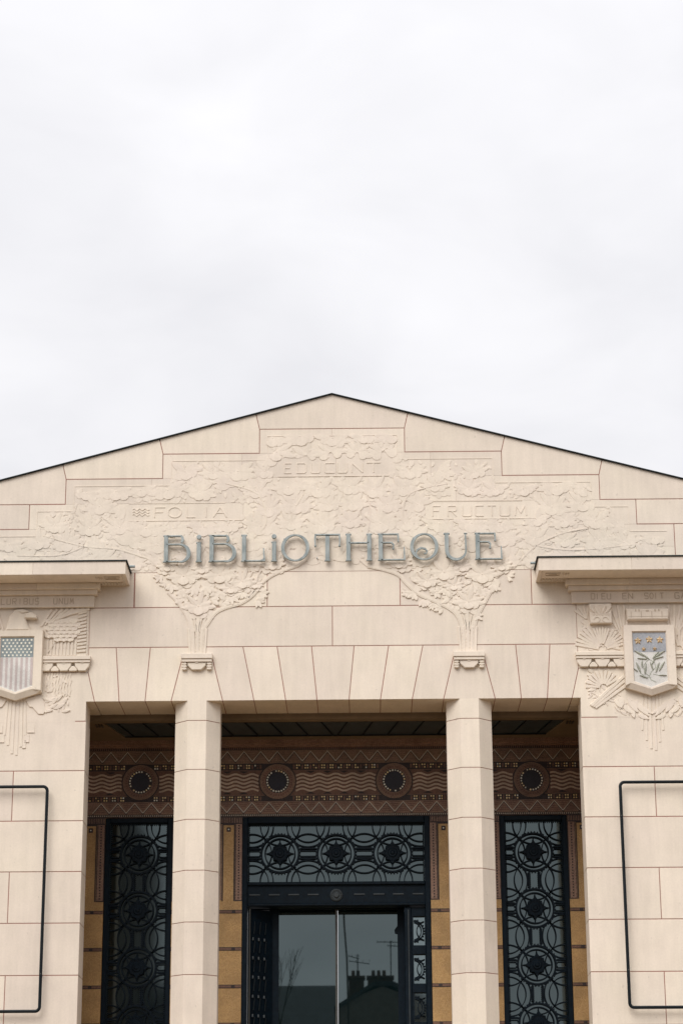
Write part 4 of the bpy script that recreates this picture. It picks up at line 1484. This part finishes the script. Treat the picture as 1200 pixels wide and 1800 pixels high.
def grille(root, rect, cols, rows, Y, sp=.695):
    """cols, rows = rosette centres"""
    x0, x1, z0, z1 = rect
    circles = []
    for cx in cols:
        for cz in rows:
            for dx_ in (-.5, .5):
                for dz in (-.5, .5):
                    circles.append((round(cx + dx_ * sp, 3), round(cz + dz * sp, 3), .266))
                    circles.append((round(cx + dx_ * sp, 3), round(cz + dz * sp, 3), .206))
            for dx_, dz in ((-.5, 0), (.5, 0), (0, -.5), (0, .5)):
                circles.append((round(cx + dx_ * sp, 3), round(cz + dz * sp, 3), .246))
    seen = set()
    for c in circles:
        key = (round(c[0], 2), round(c[1], 2), c[2])
        if key in seen:
            continue
        seen.add(key)
        w = .013 if c[2] > .22 else .011
        b = MB()
        runs = arc_clip(*c, rect)
        for P, cl in runs:
            b.ribbon(P, w, Y - .012, Y + .004, closed=cl)
        if runs:
            b.build('iron_ring', IRON, root)
    for cx in cols:
        for cz in rows:
            b = MB()
            P = [(cx + .232 * cos(2 * pi * i / 40), cz + .232 * sin(2 * pi * i / 40)) for i in range(40)]
            b.ribbon(P, .020, Y - .018, Y + .006, closed=True)
            P = [(cx + .186 * cos(2 * pi * i / 36), cz + .186 * sin(2 * pi * i / 36)) for i in range(36)]
            b.ribbon(P, .014, Y - .020, Y + .004, closed=True)
            for k in range(40):
                a = 2 * pi * (k + .5) / 40
                b.bar((cx + .238 * cos(a), cz + .238 * sin(a)), (cx + .256 * cos(a), cz + .256 * sin(a)), .016, Y - .017, Y)
            b.build('rosette_ring', IRON, root)
            b = MB()
            pts = []
            for k in range(16):
                rr = .100 if k % 2 else (.150 if k % 4 == 0 else .118)
                pts.append((cx + rr * sin(k * pi / 8), cz + rr * cos(k * pi / 8)))
            b.prism(pts, Y - .030, Y, .006)
            for k in range(4):
                a = k * pi / 2
                b.bar((cx + .145 * sin(a), cz + .145 * cos(a)), (cx + .178 * sin(a), cz + .178 * cos(a)), .018, Y - .018, Y, .003)
            for k in range(16):
                a = (k + .5) * pi / 8
                b.disc(cx + .093 * sin(a), cz + .093 * cos(a), .013, Y - .040, Y - .02, 7, .003)
            b.disc(cx, cz, .060, Y - .046, Y - .02, 18, .010)
            b.disc(cx, cz, .030, Y - .060, Y - .02, 14, .010)
            b.build('rosette', IRON, root)
    # toothed ladder bars joining the rosettes
    def ladder(a, c, vert):
        n_ = max(2, int((c[1] - a[1] if vert else c[0] - a[0]) / .022))
        for off in (-.062, .062):
            b = MB()
            if vert:
                b.box(a[0] + off - .010, a[0] + off + .010, Y - .012, Y + .003, a[1], c[1])
                for k in range(n_):
                    zz = a[1] + (c[1] - a[1]) * (k + .5) / n_
                    b.box(a[0] + off - .020, a[0] + off + .020, Y - .016, Y, zz - .005, zz + .005)
            else:
                b.box(a[0], c[0], Y - .012, Y + .003, a[1] + off - .010, a[1] + off + .010)
                b.box(a[0], c[0], Y - .012, Y + .003, a[1] + off * .55 - .005, a[1] + off * .55 + .005)
            split(b, 'ladder_bar', IRON, root) if not vert else b.build('ladder_bar', IRON, root)
    rs = sorted(rows)
    if len(rows) > 1:
        for r0, r1 in zip(rs[:-1], rs[1:]):
            for cx in cols:
                ladder((cx, r0 + .25), (cx, r1 - .25), True)
    cs = sorted(cols)
    if len(cols) > 1:
        for c0, c1 in zip(cs[:-1], cs[1:]):
            ladder((c0 + .25, rows[0]), (c1 - .25, rows[0]), False)
    for cz in rows:
        ladder((x0, cz), (cs[0] - .25, cz), False) if cs[0] - .25 - x0 > .03 else None
        ladder((cs[-1] + .25, cz), (x1, cz), False) if x1 - cs[-1] - .25 > .03 else None
    # beaded inner edge
    b = MB()
    k = x0 + .02
    while k < x1 - .01:
        b.disc(k, z1 - .012, .008, Y - .02, Y, 6); k += .026
    k = z0 + .02
    while k < z1 - .01:
        b.box(x0 + .004, x0 + .018, Y - .02, Y, k - .006, k + .006); b.box(x1 - .018, x1 - .004, Y - .02, Y, k - .006, k + .006); k += .026
    b.build('beading', IRON, root, kind='stuff')


def frame(root, x0, x1, z0, z1, w, Y, depth=.12, m=IRON):
    for nm, bxs in (('frame_stile', (x0, x0 + w, z0, z1)), ('frame_stile', (x1 - w, x1, z0, z1)), ('frame_rail', (x0 + w, x1 - w, z1 - w, z1)), ('frame_rail', (x0 + w, x1 - w, z0, z0 + w))):
        b = MB(); b.prism([(bxs[0], bxs[2]), (bxs[1], bxs[2]), (bxs[1], bxs[3]), (bxs[0], bxs[3])], Y, Y + depth, .006)
        b.build(nm, m, root)


# side windows
for s in (-1, 1):
    win = part_root('side_window', LIB, 'tall dark window left of the entrance behind an iron rosette grille' if s < 0 else 'tall dark window right of the entrance behind an iron rosette grille')
    xa, xb = sorted((s * 2.032, s * 2.870))
    frame(win, xa, xb, 2.34, 6.698, .062, YB + .01)
    rect = (xa + .062, xb - .062, 2.402, 6.636)
    grille(win, rect, [s * 2.445], [6.246 - .693 * k for k in range(6)], YB + .055)
    b = MB(); b.box(xa + .03, xb - .03, YB + .085, YB + .10, 2.37, 6.67); b.build('glass_pane', GLASSC, win)

# entrance
ent = part_root('entrance_door', LIB, 'wide glazed entrance with iron transom grille')
YD = YB + .02
b = MB()
for xa, xb in ((-1.160, -1.095), (1.095, 1.160)):
    b.prism([(xa, 2.34), (xb, 2.34), (xb, 6.698), (xa, 6.698)], YD - .03, YD + .5, .006)
split(b, 'door_frame', IRON, ent)
b = MB(); b.prism([(-1.094, 6.618), (1.094, 6.618), (1.094, 6.698), (-1.094, 6.698)], YD - .03, YD + .16, .006); b.build('door_frame', IRON, ent)
# transom
grille(ent, (-1.094, 1.094, 5.885, 6.617), [-.698, 0, .698], [6.248], YB + .065, sp=.698)
b = MB(); b.box(-1.094, 1.094, YB + .10, YB + .115, 5.86, 6.64); b.build('transom_glass', GLASSC, ent)
# lintel with dashes and boss
b = MB(); b.prism([(-1.094, 5.845), (1.094, 5.845), (1.094, 5.884), (-1.094, 5.884)], YD - .045, YD + .2, .008); b.build('transom_rail', IRON, ent)
b = MB(); b.box(-1.094, 1.094, YD - .005, YD + .2, 5.62, 5.844); b.build('lintel_panel', IRON, ent)
b = MB(); b.prism([(-1.094, 5.590), (1.094, 5.590), (1.094, 5.625), (-1.094, 5.625)], YD - .03, YD + .2, .008); b.build('transom_rail', IRON, ent)
for s in (-1, 1):
    for k in range(4):
        x = s * (.285 + .240 * k)
        b = MB(); b.prism([(x - .068, 5.722), (x + .068, 5.722), (x + .068, 5.740), (x - .068, 5.740)], YD - .016, YD, .003)
        b.build('lintel_slot', IRONL, ent)
b = MB(); b.disc(0, 5.722, .078, YD - .022, YD, 28, .008)
for k in range(16):
    a = 2 * pi * k / 16
    b.disc(.058 * cos(a), 5.722 + .058 * sin(a), .009, YD - .035, YD - .01, 7, .003)
b.disc(0, 5.722, .036, YD - .045, YD - .01, 18, .008)
b.build('lintel_boss', IRONL, ent)
# inner glazed pair
YG = 2.30
b = MB(); b.prism([(-1.094, 5.598), (1.094, 5.598), (1.094, 5.66), (-1.094, 5.66)], YG - .02, YG + .1, .004); b.build('door_head', IRON, ent)
for s in (-1, 1):
    lf = MB()
    xa, xb = sorted((s * .014, s * .80))
    lf.box(xa, xb, YG, YG + .02, 2.36, 5.597)
    lf.build('glass_leaf', GLASS, ent)
    b = MB(); xs = sorted((s * (.752 if s > 0 else .722), s * .835)); b.box(xs[0], xs[1], YG - .05, YG - .002, 2.36, 5.597); b.build('door_stile', IRON, ent)
b = MB(); b.box(-.020, -.006, YG - .022, YG - .002, 2.36, 5.597); b.box(.000, .010, YG - .018, YG - .002, 2.36, 5.597)
b.build('meeting_stile', STEEL, ent)
b = MB(); b.box(-.0055, -.0005, YG - .020, YG - .0005, 2.36, 5.597); b.build('meeting_gap', IRON, ent)
b = MB(); b.prism([(.78, 5.52), (.80, 5.56), (.80, 5.30), (.785, 5.28), (.72, 5.30), (.715, 5.34), (.76, 5.40)], YG - .03, YG - .012, .003); b.build('door_closer', IRON, ent)
# right sidelight with grille
b = MB()
b.prism([(.835, 2.36), (.918, 2.36), (.918, 5.572), (.835, 5.572)], YD + .02, YG - .001, .006)
b.build('sidelight_post', IRON, ent)
b = MB(); b.tube([(.885, YD + .012, 2.4), (.885, YD + .012, 5.54)], .008, 8); b.build('post_rod', IRONL, ent)
for k in range(7):
    zc = 5.285 - .462 * k
    b = MB(); b.prism([(.919, zc + .175), (1.094, zc + .175), (1.094, zc + .285), (.919, zc + .285)], YD + .03, YD + .12, .005); b.build('sidelight_rail', IRON, ent)
    rect = (.945, 1.085, zc - .175, zc + .175)
    b = MB()
    for c in ((.93, zc, .11), (1.10, zc, .115), (.93, zc, .135), (1.02, zc + .20, .10), (1.02, zc - .20, .10)):
        for P, cl in arc_clip(*c, rect, 32):
            b.ribbon(P, .011, YD + .045, YD + .06, closed=cl)
    for t in range(9):
        zz = zc - .13 + .0325 * t
        xx = .93 + sqrt(max(0, .145 ** 2 - (zz - zc) ** 2))
        b.box(xx - .006, xx + .012, YD + .04, YD + .06, zz - .006, zz + .006)
    b.build('sidelight_ring', IRON, ent)
b = MB(); b.box(.918, .944, YD + .035, YD + .1, 2.36, 5.572); b.box(1.086, 1.095, YD + .035, YD + .1, 2.36, 5.572); b.build('sidelight_frame', IRON, ent)
b = MB(); b.box(.919, 1.094, YD + .09, YD + .10, 2.36, 5.572); b.build('sidelight_glass', GLASSB, ent)
# open grille leaf on the left, folded back at an angle
leaf = part_root('open_leaf', ent) if False else ent
b = MB()
A0, A1 = Vector((-1.080, YD + .04)), Vector((-.800, YG - .07))
dd = (A1 - A0).normalized(); nn = Vector((dd.y, -dd.x))
Ll = (A1 - A0).length


def lp(u, zz, o=0.0):
    p = A0 + dd * u + nn * o
    return (p.x, p.y, zz)


def lbox(bb, u0, u1, z0, z1, o0, o1):
    v = [lp(u, zz, o) for u in (u0, u1) for o in (o0, o1) for zz in (z0, z1)]
    bb.add(v, [(0, 1, 3, 2), (4, 6, 7, 5), (0, 4, 5, 1), (2, 3, 7, 6), (0, 2, 6, 4), (1, 5, 7, 3)])


lbox(b, 0, Ll, 2.36, 5.57, -.01, .0)
b.build('folded_leaf', IRON, ent)
b = MB()
zz = 5.42
k = 0
while zz > 2.6:
    for j, u in enumerate((.10, .20, .30)):
        # small tapering drops, each lit on its edge
        v = [lp(u * Ll / .42, zz, .004), lp((u - .02) * Ll / .42, zz - .15, .004), lp((u - .03) * Ll / .42, zz - .15, .016), lp((u - .005) * Ll / .42, zz, .018)]
        v += [lp((u + .016) * Ll / .42, zz, .004), lp((u - .004) * Ll / .42, zz - .15, .004)]
        b.add(v, [(0, 1, 2, 3), (3, 2, 5, 4)])
        b.tube([lp((u - .03) * Ll / .42, zz - .20, .010), lp((u - .035) * Ll / .42, zz - .235, .016)], .012, 6)
    zz -= .231; k += 1
b.build('leaf_ornament', IRONL, ent)
b = MB(); b.tube([(-1.062, YD - .02, 2.4), (-1.062, YD - .02, 5.56)], .0065, 8); b.build('post_rod', STEEL, ent)

# ------------------------------------------------------------------ sign letters
SIGN = thing('library_sign', 'blue-grey metal capitals spelling BiBLiOTHEQUE standing off the carved gable', 'sign', (0, -.05, 9.42))
SY0, SY1 = -.018, .012
KX = 1 / 151.3
PX = {}


def sx(px):      # along the sign, metres
    return (px - 583.6) * 2.030 / 296.0


def letter(strokes):
    b = MB()
    for st in strokes:
        k = st[0]
        if k == 'bar':
            _, xa, xb, za, zb = st
            b.prism([(xa, za), (xb, za), (xb, zb), (xa, zb)], SY0, SY1, .004)
        elif k == 'rib':
            _, pts, w = st[:3]
            b.ribbon(pts, w, SY0 - .003, SY1 - .002)
        elif k == 'dot':
            b.disc(st[1], st[2], st[3], SY0 - .004, SY1 - .001, 18, .005)
        elif k == 'ring':
            _, cx, cz, rx, rz, w0, w1 = st
            N = 40
            P = [(cx + rx * cos(2 * pi * i / N), cz + rz * sin(2 * pi * i / N)) for i in range(N)]
            ws = [w0 + (w1 - w0) * abs(cos(2 * pi * i / N)) ** 1.3 for i in range(N)]
            b.ribbon(P, ws, SY0 - .002, SY1 - .001, closed=True)
    # stand-off pins
    xs_ = [v[0] for v in b.v]; zs_ = [v[2] for v in b.v]
    return b


def arc(cx, cz, rx, rz, a0, a1, n=14):
    return [(cx + rx * cos(radians(a0 + (a1 - a0) * i / n)), cz + rz * sin(radians(a0 + (a1 - a0) * i / n))) for i in range(n + 1)]


HT = .342
STW = .050; TH = .019
letters = []


def serif_stem(x, z0=0, z1=HT, w=STW):
    return [('bar', x - w / 2, x + w / 2, z0 + .008, z1 - .008), ('bar', x - w / 2 - .010, x + w / 2 + .010, z0, z0 + .016), ('bar', x - w / 2 - .010, x + w / 2 + .010, z1 - .016, z1)]


def B_(x):   # x = stem centre
    s_ = serif_stem(x)
    s_.append(('bar', x, x + .19, HT - .020, HT - .001))
    s_.append(('rib', [(x + .175, HT - .005), (x + .195, HT - .03), (x + .20, HT - .06), (x + .185, HT - .095)], [.018, .032, .036, .020]))
    s_.append(('bar', x, x + .20, HT * .66 - .008, HT * .66 + .010))
    P = [(x + .17, HT * .66)] + arc(x + .172, HT * .33, .103, HT * .315, 80, -80, 14) + [(x + .15, .010)]
    s_.append(('rib', P, [.018] + [.020 + .026 * sin(pi * i / 14) for i in range(15)] + [.018]))
    s_.append(('bar', x, x + .20, .001, .020))
    return s_


def i_(x):
    return [('bar', x - .025, x + .025, .008, HT * .73), ('bar', x - .036, x + .036, 0, .016), ('bar', x - .034, x + .024, HT * .73 - .012, HT * .73 + .002), ('dot', x, HT - .026, .029)]


def L_(x):
    return serif_stem(x) + [('bar', x, x + .245, .001, .020), ('rib', [(x + .248, .004), (x + .240, .09), (x + .236, .17)], [.022, .018, .012]), ('rib', [(x + .205, .012), (x + .240, .035)], .014)]


def O_(x):
    return [('ring', x, HT / 2 + .0, .150, .160, .016, .040)]


def T_(x):
    return serif_stem(x)[:2] + [('bar', x - STW / 2, x + STW / 2, HT - .03, HT - .012), ('bar', x - .150, x + .150, HT - .020, HT), ('rib', [(x - .143, HT - .004), (x - .150, HT - .07), (x - .146, HT - .14)], [.020, .018, .013]),
                                ('dot', x - .146, HT - .150, .013), ('rib', [(x + .143, HT - .004), (x + .150, HT - .07), (x + .146, HT - .14)], [.020, .018, .013]), ('dot', x + .146, HT - .150, .013)]


def H_(x, x2):
    return serif_stem(x) + serif_stem(x2) + [('bar', x, x2, HT * .66 - .010, HT * .66 + .010)]


def E_2(x):
    return serif_stem(x) + [('bar', x, x + .215, HT - .019, HT - .001), ('rib', [(x + .205, HT - .004), (x + .212, HT - .05), (x + .210, HT - .09)], [.022, .018, .012]), ('dot', x + .21, HT - .10, .012),
                            ('bar', x, x + .135, HT * .66 - .009, HT * .66 + .009), ('rib', [(x + .130, HT * .66), (x + .155, HT * .58), (x + .150, HT * .47)], [.020, .018, .012]), ('dot', x + .149, HT * .44, .013),
                            ('bar', x, x + .285, .001, .020), ('rib', [(x + .285, .004), (x + .283, .09), (x + .281, .17)], [.020, .016, .011])]


def Q_(x):
    sp_ = [(x - .085, .045), (x - .105, .085), (x - .085, .130), (x - .040, .155), (x + .010, .145), (x + .035, .115), (x + .020, .085), (x - .005, .085)]
    return [('ring', x, HT / 2, .150, .160, .016, .040), ('rib', sp_, [.020, .022, .022, .022, .020, .018, .015, .013])]


def U_l(x, x2):
    mid = (x + x2) / 2; hw = (x2 - x) / 2
    P = [(x, HT - .02), (x, HT * .5)] + arc(mid, HT * .36, hw, HT * .34, 180, 360, 16) + [(x2, HT * .5), (x2 - .004, HT - .02)]
    n_ = len(P)
    ws = [.046 - .030 * (i / (n_ - 1)) for i in range(n_)]
    return [('rib', P, ws), ('bar', x - .036, x + .036, HT - .018, HT), ('bar', x2 - .022, x2 + .018, HT - .014, HT)]


letters = [B_(sx(291.8)), i_(sx(349.4)), B_(sx(371.8)), L_(sx(428.6)), i_(sx(481.4)), O_(sx(518.5)), T_(sx(574.9)),
           H_(sx(611.7), sx(648.2)), E_2(sx(668.4)), Q_(sx(744.6)), U_l(sx(784.0), sx(817.5)), E_2(sx(838.2))]
for st in letters:
    b = letter(st)
    xs_ = [v[0] for v in b.v]
    xm = min(xs_)
    # pins into the wall sit behind the thick stem
    b.tube([(xm + .035, SY1 - .001, .05), (xm + .035, .051, .05)], .007, 6)
    b.tube([(xm + .035, SY1 - .001, .29 if len(st) != 4 else .2), (xm + .035, .052, .29 if len(st) != 4 else .2)], .007, 6)
    b.build('letter', PATINA, SIGN)
for ch in SIGN.children:
    ch.location = (0, 0, .012)

# ------------------------------------------------------------------ tube frames on the piers
for s in (-1, 1):
    tf = thing('tube_frame', 'black rounded tube frame fixed to the %s pier beside the starred shield side' % 'left' if s < 0 else 'black rounded tube frame fixed to the right pier below the olive branch shield',
               'wall frame', (s * SX, -.08, 5.43), 'tube frames on the piers')
    b = MB()
    xi, xo = s * 3.327 - s * SX, s * 5.15 - s * SX
    zt, zb = 6.712 - 5.43, 4.143 - 5.43
    r = .05
    pts = []
    for (cx, cz, a0) in ((xo, zt, 90 if s < 0 else 90), ):
        pass
    x0, x1 = sorted((xi, xo))
    for (cx, cz, a0) in ((x1 - r, zt - r, 0), (x0 + r, zt - r, 90), (x0 + r, zb + r, 180), (x1 - r, zb + r, 270)):
        for k in range(7):
            a = radians(a0 + 90 * k / 6)
            pts.append((cx + r * cos(a), 0, cz + r * sin(a)))
    b.tube(pts, .0185, 12, closed=True)
    b.build('tube', BLACKP, tf, smooth=True)
    for zz in ((4.56, 6.32) if s > 0 else (4.56,)):
        b = MB(); b.tube([(xi, -.0205, zz - 5.43), (xi, .079, zz - 5.43)], .006, 8)
        b.build('fixing_pin', STEEL, tf)

tf_objs = [o for o in bpy.data.objects if o.name.startswith('tube_frame')]
tf_objs[0]['label'] = 'black rounded tube frame on the left pier, below the shield with stars and stripes'
tf_objs[1]['label'] = 'black rounded tube frame on the right pier, below the shield with the olive branch'

# ------------------------------------------------------------------ across the street: seen in the glass
HY = -45.0
hs = thing('terraced_house', 'dark slate-roofed house across the street mirrored in the left door glass', 'house', (-9, HY, 0))
b = MB(); b.box(-7, 8.2, -10, 0, 0, 6.4); b.build('wall', RENDER, hs)
b = MB()
b.add([(-7.2, .3, 6.3), (8.28, .3, 6.3), (8.28, -5, 10.33), (-7.2, -5, 10.33), (-7.2, -10.3, 6.3), (8.28, -10.3, 6.3)], [(0, 1, 2, 3), (3, 2, 5, 4), (0, 3, 4), (1, 5, 2), (0, 4, 5, 1)])
b.build('roof', SLATE, hs)
hs2 = thing('gabled_house', 'dark gabled house with chimney stacks mirrored in the right door glass', 'house', (.42, HY, .13))
b = MB(); b.prism([(-1.1, 0), (5.5, 0), (5.5, 7.5), (.4, 9.6), (-.95, 9.1), (-1.1, 8.9)], 0, .3); b.box(-1.1, 5.5, -9, -.001, 0, 7.4); b.build('wall', RENDER, hs2)
b = MB(); b.prism([(-1.2, 8.95), (.1, 9.75), (.75, 9.75), (5.7, 7.4), (5.7, 7.25), (.7, 9.6), (.1, 9.6), (-1.2, 8.8)], -9.2, .35); b.build('roof', SLATE, hs2)
for xa, xb, pots in ((-.73, -.22, (-.58, -.42)), (-.10, .74, (.09, .27, .45))):
    ch_ = part_root('chimney', hs2)
    b = MB(); b.box(xa, xb, -1.2, -.5, 9.3, 9.95); b.box(xa - .04, xb + .04, -1.24, -.46, 9.951, 10.03); b.build('stack', BRICK, ch_)
    for p in pots:
        b = MB(); b.tube([(p, -.85, 10.02), (p, -.85, 10.24)], .065, 10, r2=.055); b.build('chimney_pot', POT, ch_)
for x, zt, arms in ((-.43, 10.9, ((10.85, -.3, .05), (10.68, -.28, .4))), (.68, 11.35, ((11.31, -.45, .30), (11.18, -.10, .25)))):
    an = thing('television_antenna', 'thin rooftop antenna %s mirrored in the door glass' % ('on the left chimney' if x < 0 else 'beside the right chimney'), 'antenna', (.42 + x, HY - .8, 9.9))
    b = MB(); b.tube([(0, 0, 0), (0, 0, zt - 9.9)], .018, 6); b.build('mast', IRON, an)
    b = MB()
    for z_, a_, c_2 in arms:
        b.tube([(a_, 0, z_ - 9.9), (c_2, 0, z_ - 9.9 - (.10 if x < 0 else .02))], .014, 6)
        for q in range(4):
            xx = a_ + (c_2 - a_) * q / 3
            b.tube([(xx, -.25, z_ - 9.9), (xx, .25, z_ - 9.9)], .008, 5)
    b.build('boom', IRON, an)
th = thing('corner_house', 'tall dark corner house mirrored in the left side window', 'house', (-12.5, HY, 0))
b = MB(); b.box(-6, 4.85, -12, 0, 0, 15.5); b.build('wall', RENDER, th)
b = MB(); b.add([(-6.2, .3, 15.5), (5.0, .3, 15.5), (3.2, -3, 18.2), (-4.5, -3, 18.2), (-6.2, -12.3, 15.5), (5.0, -12.3, 15.5), (3.2, -9, 18.2), (-4.5, -9, 18.2)], [(0, 1, 2, 3), (1, 5, 6, 2), (5, 4, 7, 6), (4, 0, 3, 7), (3, 2, 6, 7), (0, 4, 5, 1)]); b.build('roof', SLATE, th)
for r_ in range(4):
    for c_2 in range(4):
        b = MB(); b.box(-4.6 + 2.5 * c_2, -3.5 + 2.5 * c_2, .001, .06, 2 + 3.4 * r_, 4.1 + 3.4 * r_); b.build('window', GLASS, th)
pole = thing('utility_pole', 'thin leaning pole mirrored near the middle of the door glass', 'pole', (-.33, HY + 3, 0))
b = MB(); b.tube([(-.12, 0, 12.8), (-.08, 0, 11.4), (.0, 0, 10.3), (.05, 0, 8), (.05, 0, 0)], .028, 8); b.build('shaft', BARK, pole)
# bare tree
tr = thing('bare_tree', 'leafless tree mirrored at the left edge of the door glass', 'tree', (-2.5, HY + 1, .5))
b = MB(); b.tube([(0, 0, 0), (.03, 0, 4), (-.03, 0, 8.0)], .12, 10, r2=.05); b.build('trunk', BARK, tr)
b = MB()
random.seed(5)


def grow(p, d, L, r, lev):
    q = p + d * L
    b.tube([p, p + d * L * .5 + Vector((random.uniform(-.03, .03), 0, 0)), q], r, 5, r2=r * .6)
    if lev == 0:
        return
    for _ in range(3):
        nd = (d + Vector((random.uniform(-.35, .35), random.uniform(-.35, .35), random.uniform(.1, .5)))).normalized()
        grow(p + d * L * random.uniform(.5, 1), nd, L * random.uniform(.6, .85), r * .6, lev - 1)


for k in range(3):
    a = k * 2.1
    grow(Vector((-.03, 0, 7.9)), Vector((.22 * cos(a), .22 * sin(a), 1)).normalized(), 1.05, .022, 3)
b.build('crown', BARK, tr)

scene.render.resolution_x = 682
scene.render.resolution_y = 1024
print('objects', len(bpy.data.objects), 'flowers', fl, 'tris', sum(len(m.polygons) for m in bpy.data.meshes) * 2)
